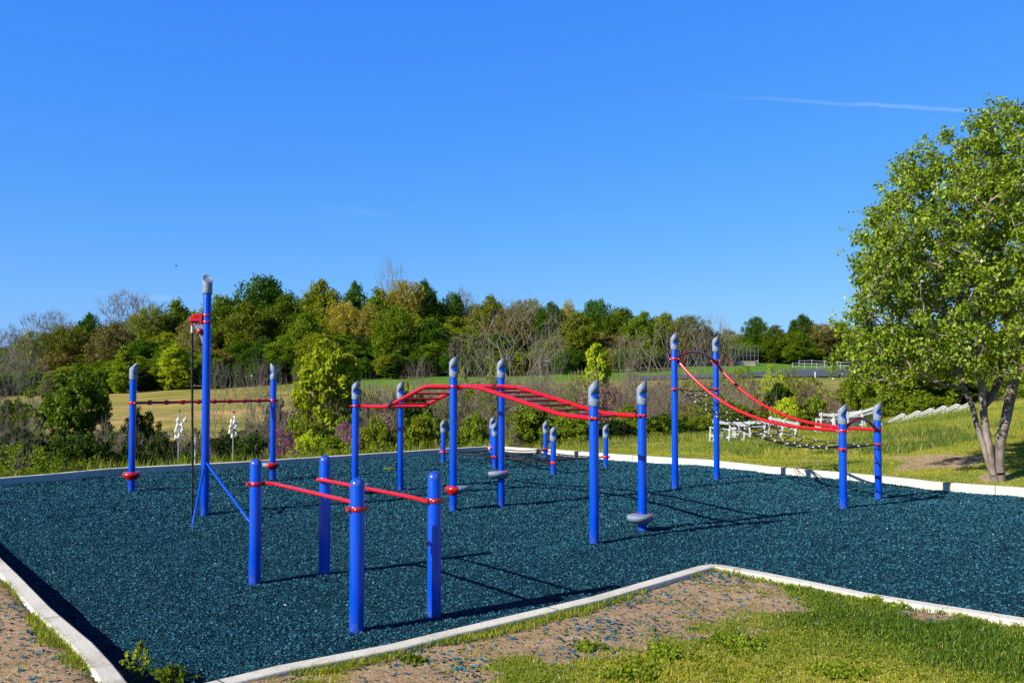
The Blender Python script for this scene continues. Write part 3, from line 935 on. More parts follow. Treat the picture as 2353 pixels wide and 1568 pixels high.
# ---------------- suspension net bridge
SB = [P(1551, 1123), P(1646.5, 1103.5), P(1937.5, 1169), P(2018, 1145.5)]
O2 = Vector((SB[0].x, SB[0].y, 0))
r = empty('net_bridge', (SB[0].x, SB[0].y, 0), 'sloping black rope net bridge with red handrails between four blue posts', 'net bridge')
tops = (763, 770, 926.5, 921.5)
railz, netz = [], []
for i, p in enumerate(SB):
    q = p - O2; X = 1176 + p.x / p.y * F
    top = PD(X, tops[i], p.y).z
    post_part(r, q.x, q.y, top - .10)
    cap_part(r, q.x, q.y, top, math.radians(-30))
    rz = PD(X, (824, 829, 989, 986)[i], p.y).z; nz = PD(X, (893.5, 893.5, 1031, 1020)[i], p.y).z
    railz.append(rz); netz.append(nz)
    clamp_part(r, q.x, q.y, rz, math.radians(150 if i % 2 == 0 else -30), h=.045)
    clamp_part(r, q.x, q.y, nz, math.radians(60 if i % 2 == 0 else -120), h=.045)
def curve(t): return (1 - t) ** 2.9 * (1 - .0) if t < 1 else 0
cross = [(SB[1] - SB[0]).normalized(), (SB[3] - SB[2]).normalized()]
for side in (0, 1):
    a, c = SB[side] - O2, SB[2 + side] - O2
    ina = cross[0] * (.10 if side == 0 else -.10); inb = cross[1] * (.10 if side == 0 else -.10)
    pts = []
    for t in np.linspace(0, 1, 50):
        p = (a + ina).lerp(c + inb, t); z = railz[2 + side] + (railz[side] - railz[2 + side]) * curve(t)
        pts.append(Vector((p.x, p.y, z)))
    mb = MB(); mb.tube(pts, .030, 18); mb.build('handrail', M['red'], r)
for (i, j, hgt) in ((0, 1, .16), (2, 3, .20)):
    a, c = SB[i] - O2, SB[j] - O2
    d_ = (c - a).normalized()
    pts = []
    for t in np.linspace(0, 1, 24):
        p = (a + d_ * .07).lerp(c - d_ * .07, t)
        z = railz[i] + (railz[j] - railz[i]) * t + hgt * math.sin(math.pi * t) ** .85
        pts.append(Vector((p.x, p.y, z)))
    mb = MB(); mb.tube(pts, .032, 16); mb.build('arch_bar', M['darkred'], r)  # darker red than the handrails: the arches' shade is put into the colour
def netpt(s, t):
    a = (SB[0] - O2).lerp(SB[1] - O2, .12 + .76 * s); c = (SB[2] - O2).lerp(SB[3] - O2, .12 + .76 * s)
    p = a.lerp(c, t)
    z1 = netz[2] + (netz[3] - netz[2]) * s; z0 = netz[0] + (netz[1] - netz[0]) * s
    z = z1 + (z0 - z1) * (1 - t) ** 2.35 - .10 * math.sin(math.pi * s) * math.sin(math.pi * min(1, t * 1.1 + .05)) ** .5 - .06 * math.sin(math.pi * t)
    return Vector((p.x, p.y, z))
ropes = []; joints = []
SS = (0, .33, .67, 1)
for s in SS:
    ropes.append([netpt(s, t) for t in np.linspace(0, 1, 40)])
TT = np.linspace(.035, .965, 14)
for t in TT:
    ropes.append([netpt(s, t) - Vector((0, 0, .02 * math.sin(math.pi * 4 * s) ** 2)) for s in np.linspace(0, 1, 17)])
    for s in SS: joints.append((netpt(s, t), netpt(s, min(1, t + .01)) - netpt(s, t - .01)))
for (s, t, i) in ((0, 0, 0), (1, 0, 1), (0, 1, 2), (1, 1, 3)):
    q = SB[i] - O2
    ropes.append([netpt(s, t), Vector((q.x, q.y, netz[i]))])
ropes.append([netpt(s, 0) for s in np.linspace(0, 1, 9)]); ropes.append([netpt(s, 1) for s in np.linspace(0, 1, 9)])
rope_net(r, ropes, joints, .0105, .0125)

# ---------------- low net at the back
HX = [P(1018, 1061.5), P(1131, 1049.5), P(1253, 1054), P(1391.5, 1074.5), P(1271, 1090), P(1136.5, 1074.5)]
O3 = Vector((sum(p.x for p in HX) / 6, sum(p.y for p in HX) / 6, 0))
r = empty('low_climbing_net', tuple(O3), 'low black rope net strung between six short blue posts near the back kerb', 'climbing net')
tt = (962, 955.5, 965, 972, 977, 968)
for i, p in enumerate(HX):
    q = p - O3; X = 1176 + p.x / p.y * F
    top = PD(X, tt[i], p.y).z
    post_part(r, q.x, q.y, top - .10); cap_part(r, q.x, q.y, top, math.radians(-32))
    clamp_part(r, q.x, q.y, .27, math.atan2(-q.y, -q.x), h=.06)
ropes = []; joints = []
def hxp(i, f): 
    q = HX[i % 6] - O3
    z = .27 - .16 * (1 - f) ** .8 if f <= 1 else .27
    return Vector((q.x * f, q.y * f, z))
for i in range(6):
    q = HX[i] - O3; e = q.length; ropes.append([hxp(i, t) for t in np.linspace(.03, 1 - .08 / e, 8)])
    for f in (.5, .75): joints.append((hxp(i, f), hxp(i, f + .05) - hxp(i, f)))
    for f in (.25, .5, .75, .97):
        a, c = hxp(i, f), hxp(i + 1, f)
        ropes.append([a.lerp(c, t) - Vector((a.x + c.x, a.y + c.y, 0)) * .5 * .22 * math.sin(math.pi * t) - Vector((0, 0, .025 * math.sin(math.pi * t))) for t in np.linspace(0, 1, 9)])
        mid_ = a.lerp(c, .5) - Vector((a.x + c.x, a.y + c.y, 0)) * .5 * .22 - Vector((0, 0, .025)); joints.append((mid_, c - a))
rope_net(r, ropes, joints, .016, .011)

# ------------------------------------------------------------------ vegetation engine
def grow(rng, att, stems, r0, up=.35, step=.06, expo=.5, jit=.012, sag=.10):
    """att: (n,3) crown points; stems: list of polylines from the ground. returns segments, radii"""
    pos = []; par = []
    for st in stems:
        pi = -1
        st = [np.array(s, float) for s in st]
        for k in range(len(st) - 1):
            L = np.linalg.norm(st[k + 1] - st[k]); m_ = max(1, int(L / step))
            for j in range(m_):
                if k > 0 and j == 0: continue
                p = st[k] + (st[k + 1] - st[k]) * j / m_
                pos.append(p + (rng.normal(0, jit * .5, 3) if len(pos) else 0)); par.append(pi); pi = len(pos) - 1
        pos.append(st[-1]); par.append(pi)
    c0 = np.mean(np.array(pos), 0)
    order = np.argsort(np.linalg.norm((att - c0) * np.array([1, 1, .7]), axis=1))
    A = np.zeros((len(pos) + len(att) * 12, 3)); A[:len(pos)] = pos; n = len(pos)
    par = par + [0] * (len(A) - n)
    for k in order:
        a = att[k]
        d = A[:n] - a
        dist = np.linalg.norm(d, axis=1)
        pen = np.maximum(0, d[:, 2] + up * np.hypot(d[:, 0], d[:, 1]))
        i = int(np.argmin(dist + pen * 2.2))
        L = dist[i]; m_ = min(11, max(1, int(L / step)))
        pi = i; p0 = A[i].copy()
        for j in range(1, m_ + 1):
            f = j / m_
            p = p0 + (a - p0) * f
            p[2] += -sag * L * math.sin(math.pi * f)      # sagging start, upturned end
            if j < m_: p += rng.normal(0, jit, 3)
            if n >= len(A): break
            A[n] = p; par[n] = pi; pi = n; n += 1
    par = np.array(par[:n]); A = A[:n]
    w = np.zeros(n); kids = np.zeros(n)
    for i in range(n): 
        if par[i] >= 0: kids[par[i]] += 1
    w[kids == 0] = 1
    for i in range(n - 1, -1, -1):
        if par[i] >= 0: w[par[i]] += w[i] if w[i] > 0 else 1
    wt = w.max()
    rad = r0 * (np.maximum(w, 1) / wt) ** expo
    return A, par, rad
def tubes_np(p0, p1, r0, r1, n=4):
    d = p1 - p0; L = np.linalg.norm(d, axis=1)[:, None] + 1e-9; d = d / L
    ref = np.where(np.abs(d[:, 2:3]) < .9, np.array([[0, 0, 1.]]), np.array([[1., 0, 0]]))
    x = np.cross(ref, d); x /= np.linalg.norm(x, axis=1)[:, None] + 1e-9; y = np.cross(d, x)
    a = np.arange(n) * 2 * np.pi / n
    ring = x[:, None, :] * np.cos(a)[None, :, None] + y[:, None, :] * np.sin(a)[None, :, None]
    v0 = p0[:, None, :] + ring * r0[:, None, None]; v1 = p1[:, None, :] + ring * r1[:, None, None]
    V_ = np.concatenate([v0, v1], 1).reshape(-1, 3)
    base = (np.arange(len(p0)) * 2 * n)[:, None]
    k = np.arange(n)[None, :]; k2 = (k + 1) % n
    Q_ = np.stack([base + k, base + k2, base + n + k2, base + n + k], -1).reshape(-1, 4)
    return V_, Q_
def skeleton(A, par, rad, n=4, rmin=.0012):
    i = np.where(par >= 0)[0]
    return tubes_np(A[par[i]], A[i], np.maximum(rad[i] * 1.02, rmin), np.maximum(rad[i], rmin), n)
def twigs(rng, A, par, rad, per, L, r, up=.3, frac=1.0):
    kids = np.zeros(len(A)); i = par >= 0
    np.add.at(kids, par[i], 1)
    tips = np.where((kids == 0) | (rad < np.quantile(rad, .55)))[0]
    tips = tips[rng.uniform(size=len(tips)) < frac]
    t = np.repeat(tips, per)
    dpar = A[t] - A[np.maximum(par[t], 0)]
    dpar /= np.linalg.norm(dpar, axis=1)[:, None] + 1e-9
    d = dpar * 1.0 + rng.normal(0, .6, (len(t), 3)) + np.array([0, 0, up])
    d /= np.linalg.norm(d, axis=1)[:, None]
    Ls = rng.uniform(.4, 1.2, len(t)) * L
    m = A[t] + d * Ls[:, None] * .5; d2 = d + rng.normal(0, .25, d.shape) + np.array([0, 0, up * .5]); d2 /= np.linalg.norm(d2, axis=1)[:, None]
    e = m + d2 * Ls[:, None] * .5
    v1, q1 = tubes_np(A[t], m, np.full(len(t), r), np.full(len(t), r * .7), 3)
    v2, q2 = tubes_np(m, e, np.full(len(t), r * .7), np.full(len(t), r * .3), 3)
    return np.concatenate([v1, v2]), np.concatenate([q1, q2 + len(v1)]), e
def leaves(rng, centers, per, rc, size, droop=.3, sq=.8, outward=None, aspect=1.7, fold=.18):
    n = len(centers) * per
    off = rng.normal(0, 1, (n, 3)); off /= np.linalg.norm(off, axis=1)[:, None] + 1e-9
    off *= (rng.uniform(0, 1, n) ** .5)[:, None] * rc
    off[:, 2] *= sq
    c = np.repeat(centers, per, 0) + off
    nr = rng.normal(0, 1, (n, 3)) + np.array([0, 0, .9])
    nr += off / (rc + 1e-9) * .9
    nr /= np.linalg.norm(nr, axis=1)[:, None]
    u = rng.normal(0, 1, (n, 3)) + np.array([0, 0, -droop * 3]); u -= nr * (u * nr).sum(1)[:, None]; u /= np.linalg.norm(u, axis=1)[:, None] + 1e-9
    v = np.cross(nr, u)
    s = rng.uniform(.6, 1.25, n) * size
    L = (s * aspect * .5)[:, None]; W = (s * .5)[:, None]
    k = (s * fold)[:, None] * rng.uniform(-1, 1, (n, 1))
    p = np.stack([c - u * L, c - v * W + nr * k + u * L * .1, c + u * L, c + v * W + nr * k + u * L * .1], 1).reshape(-1, 3)
    return p, np.arange(4 * n, dtype=np.int32).reshape(n, 4)
def envelope_points(rng, n, R_, z0, z1, prof, shell=.55):
    """prof: list of (u, frac radius)"""
    us = np.array([p[0] for p in prof]); fr = np.array([p[1] for p in prof])
    u = rng.uniform(0, 1, n * 4); r_ = np.interp(u, us, fr)
    keep = rng.uniform(0, 1, n * 4) < r_ ** 1.3; u = u[keep][:n]; r_ = r_[keep][:n]
    a = rng.uniform(0, 2 * np.pi, len(u))
    lump = 1 + .18 * np.sin(a * 3 + rng.uniform(0, 6)) * np.sin(u * 7 + rng.uniform(0, 6)) + .12 * np.sin(a * 5 + u * 9 + rng.uniform(0, 6))
    q = rng.uniform(0, 1, len(u)) ** shell
    rad = R_ * r_ * q * lump
    return np.stack([rad * np.cos(a), rad * np.sin(a), z0 + (z1 - z0) * u + rng.normal(0, .01, len(u))], 1)

PROF = {
 'round': [(0, .35), (.15, .8), (.4, 1), (.7, .88), (.88, .6), (1, .2)],
 'oval':  [(0, .3), (.2, .75), (.45, 1), (.75, .75), (1, .1)],
 'column':[(0, .7), (.2, 1), (.5, .95), (.8, .65), (1, .1)],
 'vase':  [(0, .15), (.3, .5), (.6, .85), (.85, 1), (1, .45)],
 'cone':  [(0, .9), (.12, 1), (.4, .82), (.7, .5), (1, .06)],
 'mound': [(0, .9), (.2, 1), (.5, .92), (.8, .65), (1, .2)],
}
PROTO = {}
def proto(key, seed, shape, Rr, z0, n_att, per, rc, lsize, bark='dark', stems=1, tw=0, twl=.07, trunk_r=.014, sparse=False, twr=.0016, expo=.55, jit=.012, sag=.10, up=.35):
    rng = np.random.default_rng(seed)
    att = envelope_points(rng, n_att, Rr, z0, .97, PROF[shape])
    sts = []
    for k in range(stems):
        a = rng.uniform(0, 6.28); e = 0 if stems == 1 else Rr * .35
        lean = rng.normal(0, .03, 2)
        top = z0 + (.97 - z0) * (.55 if shape != 'mound' else .35)
        sts.append([(e * .3 * math.cos(a), e * .3 * math.sin(a), -.03), (e * .6 * math.cos(a) + lean[0], e * .6 * math.sin(a) + lean[1], top * .5), (e * math.cos(a), e * math.sin(a), top)])
    A, par, rad = grow(rng, att, sts, trunk_r, expo=expo, jit=jit, sag=sag, up=up)
    V1, Q1 = skeleton(A, par, rad, 5)
    if tw:
        v, q_, e = twigs(rng, A, par, rad, tw, twl, twr)
        Q1 = np.concatenate([Q1, q_ + len(V1)]); V1 = np.concatenate([V1, v])
    tm = np_mesh('trunk', V1, Q1); tm.materials.append(BK[bark])
    cm = None; lv = None
    if per:
        lv = leaves(rng, att, per, rc, lsize)
        cm = np_mesh('crown', lv[0], lv[1]); cm.materials.append(LK['mid'])
    PROTO[key] = dict(trunk=tm, crown=cm, lv=lv, tk=(V1, Q1), w=2 * Rr * 1.08, bark=bark)
# far wood
proto('roundA', 1, 'round', .38, .20, 300, 50, .080, .0195)
proto('roundB', 2, 'round', .42, .18, 320, 48, .080, .0195)
proto('ovalA', 3, 'oval', .31, .14, 280, 50, .075, .0185)
proto('ovalB', 4, 'oval', .33, .15, 290, 44, .075, .0185, 'grey', tw=1)
proto('airyA', 5, 'oval', .36, .12, 380, 26, .065, .0165, 'grey', tw=3, twr=.0022)
proto('airyB', 6, 'vase', .38, .14, 380, 24, .065, .0165, 'grey', tw=3, twr=.0022)
proto('columnA', 7, 'column', .22, .04, 230, 52, .055, .021)
proto('bareA', 8, 'vase', .40, .25, 420, 0, 0, 0, 'grey', tw=6, twl=.11, twr=.0019, trunk_r=.017, jit=.004, sag=.02, up=.9)
proto('bareB', 9, 'round', .42, .20, 420, 0, 0, 0, 'grey', tw=6, twl=.11, twr=.0019, trunk_r=.015, stems=2, jit=.004, sag=.02, up=.9)
proto('bareC', 10, 'vase', .50, .10, 230, 0, 0, 0, 'pale', tw=3, twl=.15, twr=.0013, trunk_r=.010, stems=4, jit=.004, sag=.02, up=.9)
proto('bareD', 12, 'vase', .44, .12, 200, 0, 0, 0, 'pale', tw=3, twl=.14, twr=.0014, trunk_r=.010, stems=3, jit=.004, sag=.02, up=.9)
# near bushes and thickets
proto('bushA', 13, 'mound', .60, .04, 190, 60, .10, .040, 'grey', stems=6, trunk_r=.010)
proto('bushB', 14, 'mound', .75, .04, 220, 55, .11, .038, 'grey', stems=7, trunk_r=.010, tw=1)
proto('thicketA', 15, 'mound', .70, .03, 420, 5, .06, .016, 'twig', stems=14, tw=6, twl=.17, twr=.0034, trunk_r=.009)
proto('thicketB', 16, 'mound', .85, .03, 420, 4, .06, .016, 'pale', stems=14, tw=5, twl=.19, twr=.0032, trunk_r=.010)
proto('redbud', 35, 'mound', .70, .10, 260, 26, .055, .020, 'twig', stems=9, tw=2, twl=.10, twr=.003, trunk_r=.009)
proto('shrubtree', 17, 'oval', .36, .06, 240, 62, .062, .026, 'grey', stems=3, trunk_r=.010)
proto('maple', 18, 'round', .42, .10, 300, 60, .062, .022, 'dark', stems=2, trunk_r=.014)
proto('limetree', 19, 'round', .36, .08, 330, 46, .052, .027, 'grey', stems=4, trunk_r=.010, tw=1)
proto('conetree', 20, 'cone', .34, .04, 240, 60, .055, .034, 'grey', stems=1, trunk_r=.014)

OFFS = {}
def plant(name, pk, lk, X, ytop, wpx, dep, label, cat='tree', group=None, yb=None, bark=None, sink=.05):
    pr = PROTO[pk]; x = xat(X, dep)
    zg = hz(x, dep) - sink
    H = PD(X, ytop, dep).z - zg
    W = wpx * dep / F
    e = empty(name, (x, dep, zg), label, cat, group)
    e.rotation_euler = (0, 0, random.uniform(0, 6.28))
    e.scale = (W / pr['w'], W / pr['w'], H)
    if name in ('bush', 'thicket', 'redbud_bush'): tn, cn = 'stems', ('foliage' if name != 'redbud_bush' else 'blossom')
    else: tn, cn = 'trunk', 'crown'
    t = bpy.data.objects.new(tn, pr['trunk']); COL.objects.link(t); t.parent = e
    if bark: t.material_slots[0].link = 'OBJECT'; t.material_slots[0].material = BK[bark]
    if pr['crown'] is not None:
        c = bpy.data.objects.new(cn, pr['crown']); COL.objects.link(c); c.parent = e
        c.material_slots[0].link = 'OBJECT'; c.material_slots[0].material = LK[lk]
    return e

# skyline and edge trees of the wood, one by one
WOOD = [
 # X, ytop, width, depth, proto, leaves, label
 (28, 748, 95, 128, 'bareB', None, 'bare grey tree at the left end of the wood'),
 (62, 752, 90, 136, 'airyA', 'pale', 'small pale budding tree at the left end of the wood'),
 (112, 716, 120, 140, 'bareA', None, 'pale bare tree rising left of the dark green skyline tree'),
 (150, 745, 130, 132, 'airyB', 'olive', 'thin olive tree left of the first dark green crown'),
 (205, 719, 88, 142, 'roundA', 'dark', 'small dark green crown on the left skyline'),
 (292, 672, 140, 142, 'bareA', None, 'tall bare brown-grey tree on the left skyline'),
 (255, 730, 130, 130, 'airyA', 'rust', 'rusty thin tree below the tall bare one'),
 (345, 700, 110, 138, 'airyB', 'olive', 'olive tree right of the tall bare one'),
 (405, 684, 110, 140, 'ovalA', 'mid', 'green tree just left of the tall rope pole'),
 (450, 712, 110, 126, 'airyA', 'rust', 'rust tinged tree behind the rope pole head'),
 (505, 678, 120, 140, 'roundB', 'mid', 'broad green tree just right of the rope pole'),
 (600, 633, 165, 148, 'roundB', 'dark', 'highest and broadest dark green crown of the wood'),
 (560, 690, 130, 128, 'ovalB', 'olive', 'olive tree below the highest dark crown'),
 (655, 672, 120, 132, 'ovalA', 'mid', 'mid green tree right of the highest dark crown'),
 (735, 643, 130, 142, 'roundA', 'olive', 'olive rounded crown left of the golden trees'),
 (700, 715, 110, 124, 'ovalB', 'mid', 'green edge tree in front of the olive crown'),
 (788, 690, 90, 128, 'airyB', 'gold', 'golden brown tree, left one of the golden pair'),
 (850, 690, 95, 127, 'airyA', 'gold', 'golden brown tree, right one of the golden pair'),
 (815, 646, 80, 146, 'roundA', 'dark', 'dark green crown between the golden pair'),
 (870, 658, 100, 140, 'ovalA', 'mid', 'green crown under the leafless spindly top'),
 (895, 601, 80, 148, 'bareD', None, 'leafless spindly tree poking above the highest part of the wood'),
 (932, 642, 110, 140, 'airyB', 'gold', 'yellow-brown crown on top of the skyline'),
 (975, 644, 95, 144, 'roundA', 'dark', 'dark crown right of the yellow-brown one'),
 (905, 700, 120, 122, 'roundB', 'mid', 'large green tree at the edge above the mid lawn'),
 (990, 730, 130, 122, 'ovalA', 'dark', 'dark green tree with shaded trunks by the lawn'),
 (1040, 672, 90, 146, 'roundB', 'dark', 'dark green tree left of the yellow-green tops'),
 (1062, 664, 90, 150, 'bareB', None, 'bare top showing behind the dark tree'),
 (1128, 679, 105, 140, 'roundA', 'olive', 'yellowish green crown left of the rusty one'),
 (1180, 690, 110, 132, 'airyA', 'rust', 'round rusty crown above the overhead ladder'),
 (1215, 684, 90, 144, 'airyB', 'pale', 'pale thin tree right of the rusty crown'),
 (1268, 694, 95, 140, 'roundA', 'dark', 'dark crown right of the pale thin tree'),
 (1306, 682, 60, 150, 'airyA', 'gold', 'narrow golden tip on the skyline'),
 (1372, 687, 110, 140, 'roundB', 'dark', 'round dome-like dark green crown'),
 (1325, 715, 110, 128, 'ovalB', 'olive', 'olive tree below the dome-like crown'),
 (1425, 706, 110, 138, 'roundB', 'mid', 'bright green crown right of the dome-like one'),
 (1478, 716, 105, 134, 'roundA', 'mid', 'green crown at the start of the slope down'),
 (1530, 716, 100, 140, 'ovalB', 'olive', 'olive crown left of the net bridge posts'),
 (1578, 722, 90, 134, 'airyB', 'olive', 'thin brownish crown behind the net bridge posts'),
 (1622, 748, 80, 136, 'roundA', 'dark', 'dark crown ending the main wood'),
 (1672, 752, 80, 165, 'airyA', 'pale', 'pale thin tree in the sky gap'),
 (1700, 765, 70, 160, 'airyB', 'pale', 'second pale thin tree in the sky gap'),
 (1735, 727, 72, 156, 'roundB', 'dark', 'tall dark green tree above the ball court fence'),
 (1712, 786, 50, 158, 'airyA', 'gold', 'low orange-tan tree by the ball court fence'),
 (1780, 745, 70, 150, 'ovalA', 'mid', 'narrow green tree right of the tall dark one'),
 (1775, 790, 60, 156, 'ovalB', 'olive', 'low olive tree right of the court'),
 (1845, 722, 80, 154, 'roundA', 'dark', 'dark crown in the right-hand group'),
 (1830, 760, 90, 146, 'roundB', 'mid', 'mid green tree in front of the right dark crown'),
 (1888, 742, 85, 152, 'airyB', 'rust', 'thin brownish tree in the right-hand group'),
 (1935, 738, 95, 156, 'ovalB', 'olive', 'olive tree half behind the big near crown'),
 (1985, 745, 95, 156, 'roundA', 'mid', 'green tree seen through the edge of the near crown'),
 (2060, 740, 120, 158, 'roundB', 'olive', 'far olive tree behind the near crown'),
 (285, 792, 62, 112, 'columnA', 'bush', 'bright green column-shaped tree at the field edge'),
 (402, 787, 78, 114, 'columnA', 'lime', 'light green bushy tree at the field edge left of the rope'),
 (575, 800, 80, 116, 'ovalA', 'dark', 'ivy-dark tree at the field edge by the thin bar post'),
 (480, 800, 80, 118, 'ovalB', 'bush', 'green edge tree right behind the rope pole'),
]
for X, yt, w, dep, pk, lk, lab in WOOD:
    if pk.startswith('bare'): plant('bare_tree', pk, lk, X, yt, w, dep, lab, 'tree', 'trees of the wood across the field')
    else: plant('woodland_tree', pk, lk, X, yt, w, dep, lab, 'tree', 'trees of the wood across the field')

# the mass of the wood behind and between them: one object
sky = np.array([(-700, 770), (0, 790), (100, 765), (200, 745), (290, 730), (400, 712), (500, 705), (600, 668), (700, 672), (820, 680), (930, 672), (1040, 695), (1130, 705), (1250, 715), (1380, 715), (1500, 735), (1600, 755), (1640, 800), (1690, 800), (1740, 770), (1850, 762), (2000, 765), (2300, 765), (3000, 765)], float)
Vs, Qs, Ms = [], [], []; off = 0
mk = ['dark', 'mid', 'olive', 'rust', 'gold', 'hollow']
keys = ['roundA', 'roundB', 'ovalA', 'ovalB', 'airyA', 'airyB']
rng = np.random.default_rng(77)
def mass_tree(X, dep, ytop, w, key, mi):
    global off
    pr = PROTO[key]; x = xat(X, dep); zg = hz(x, dep); H = max(3, PD(X, ytop, dep).z - zg); W = w * dep / F
    a = rng.uniform(0, 6.28); ca, sa = math.cos(a), math.sin(a)
    for (v, q_), mat in ((pr['lv'], mi), (pr['tk'], len(mk))):
        if mat == mi and False: pass
        s = W / pr['w']
        vv = np.stack([(v[:, 0] * ca - v[:, 1] * sa) * s + x, (v[:, 0] * sa + v[:, 1] * ca) * s + dep, v[:, 2] * H + zg], 1)
        Vs.append(vv); Qs.append(q_ + off); Ms.append(np.full(len(q_), mat)); off += len(vv)
for row, (dep, dy, wmin, wmax, st) in enumerate(((123, 84, 95, 135, 46), (132, 44, 110, 150, 46), (144, 10, 115, 155, 46), (158, -6, 125, 165, 50))):
    X = -330
    while X < 2560:
        X += rng.uniform(.75, 1.2) * st
        if 1625 < X < 1700 and row > 1: continue
        if X > 1480 and row == 0: continue
        yt = np.interp(X, sky[:, 0], sky[:, 1]) + dy + rng.uniform(0, 20)
        key = keys[rng.choice(6, p=[.22, .2, .18, .16, .14, .10])]
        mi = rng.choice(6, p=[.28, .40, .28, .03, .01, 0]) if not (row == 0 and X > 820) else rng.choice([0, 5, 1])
        dp_ = dep + rng.uniform(-3, 3)
        if X > 1480: dp_ = max(dp_, 154 + rng.uniform(0, 10))
        mass_tree(X, dp_, yt, rng.uniform(wmin, wmax), key, mi)
# understory along the edge
X = -330
while X < 2400:
    X += rng.uniform(22, 48) * (1 if X < 1480 else .6)
    dep = 116 + rng.uniform(-2, 3) if X < 1480 else 152 + rng.uniform(-2, 3)
    base = PD(X, 866, dep).z
    x = xat(X, dep); zg = hz(x, dep)
    yb = 866 - (zg - 2.2) * F / dep
    mass_tree(X, dep, yb - rng.uniform(22, 52), rng.uniform(38, 70), ['columnA', 'ovalA', 'roundA'][rng.integers(3)], rng.choice(6, p=[.3, .15, .1, .0, 0, .45]))
wm = np_mesh('woodland', np.concatenate(Vs), np.concatenate(Qs), midx=np.concatenate(Ms))
wo = link_mesh('woodland', wm, [LK[k] for k in mk] + [BK['dark']])
tag(wo, 'dense mixed spring wood filling the ridge across the field', 'woodland', kind='stuff')
del Vs, Qs, Ms

# nearer trees and bushes in the hollow behind the kerb
NEAR = [
 # name, proto, leaves, X, ytop, w, depth, label, bark
 ('leafy_tree', 'maple', 'shade', 165, 838, 210, 33, 'dense green tree with dark forked trunk behind the left kerb', None),
 ('leafy_tree', 'maple', 'shade', 330, 935, 110, 34, 'small dark green tree behind the left thin-bar post', None),
 ('leafy_tree', 'limetree', 'lime', 756, 774, 172, 36, 'bright yellow-green tree left of the overhead ladder', None),
 ('leafy_tree', 'conetree', 'lime', 1366, 783, 122, 44, 'cone-shaped bright green young tree above the ladder', None),
 ('leafy_tree', 'conetree', 'lime', 935, 868, 34, 38, 'slim lime green sapling behind the second ladder post', None),
 ('bare_tree', 'bareC', None, 1178, 690, 300, 56, 'largest spreading pale bare tree in the middle', None),
 ('bare_tree', 'bareD', None, 1262, 760, 110, 52, 'pale bare tree right of the largest bare one', None),
 ('bare_tree', 'bareC', None, 1545, 742, 230, 50, 'wide pale bare tree left of the net bridge posts', None),
 ('bare_tree', 'bareD', None, 1640, 730, 130, 44, 'slim bare tree rising between the net bridge posts', None),
 ('bare_tree', 'bareD', None, 1080, 770, 130, 60, 'bare tree behind the third ladder post', None),
 ('bare_tree', 'bareD', None, 965, 830, 90, 42, 'small bare tree left of the ladder peak', None),
 ('bare_tree', 'bareD', None, 1440, 770, 110, 55, 'bare tree right of the cone-shaped young tree', None),
 ('bare_tree', 'bareD', None, 510, 835, 120, 36, 'grey bare saplings directly behind the tall rope pole', 'grey'),
 ('bare_tree', 'bareD', None, 20, 800, 90, 36, 'bare tree at the far left edge of the picture', 'grey'),
 ('leafy_tree', 'shrubtree', 'shade', 30, 905, 110, 35, 'dark green tree at the far left below the bare tops', None),
 ('bare_tree', 'bareD', None, 600, 830, 120, 38, 'bare saplings just left of the thin-bar post', 'grey'),
 ('bare_tree', 'bareD', None, 700, 850, 110, 40, 'bare tree on the left flank of the bright yellow-green tree', 'pale'),
 ('bare_tree', 'bareD', None, 82, 820, 100, 34, 'grey bare tree left of the dense green tree', 'grey'),
 ('bare_tree', 'bareC', None, 45, 985, 110, 25, 'low leafless bush at the far left kerb', 'grey'),
 ('bare_tree', 'bareD', None, 650, 905, 120, 36, 'bare tree right of the thin-bar post', 'pale'),
 ('leafy_tree', 'shrubtree', 'olive', 1800, 880, 110, 50, 'thin olive tree above the net bridge handrails', 'grey'),
 ('leafy_tree', 'maple', 'bush', 2090, 800, 240, 40, 'broad green tree beyond the crest left of the big trunk', 'dark'),
 ('leafy_tree', 'maple', 'bush', 1960, 850, 80, 46, 'green tree at the left edge of the broad one', 'dark'),
]
for nm, pk, lk, X, yt, w, dep, lab, bk in NEAR:
    plant(nm, pk, lk, X, yt, w, dep, lab, 'tree', 'trees between the playground and the field', bark=bk)
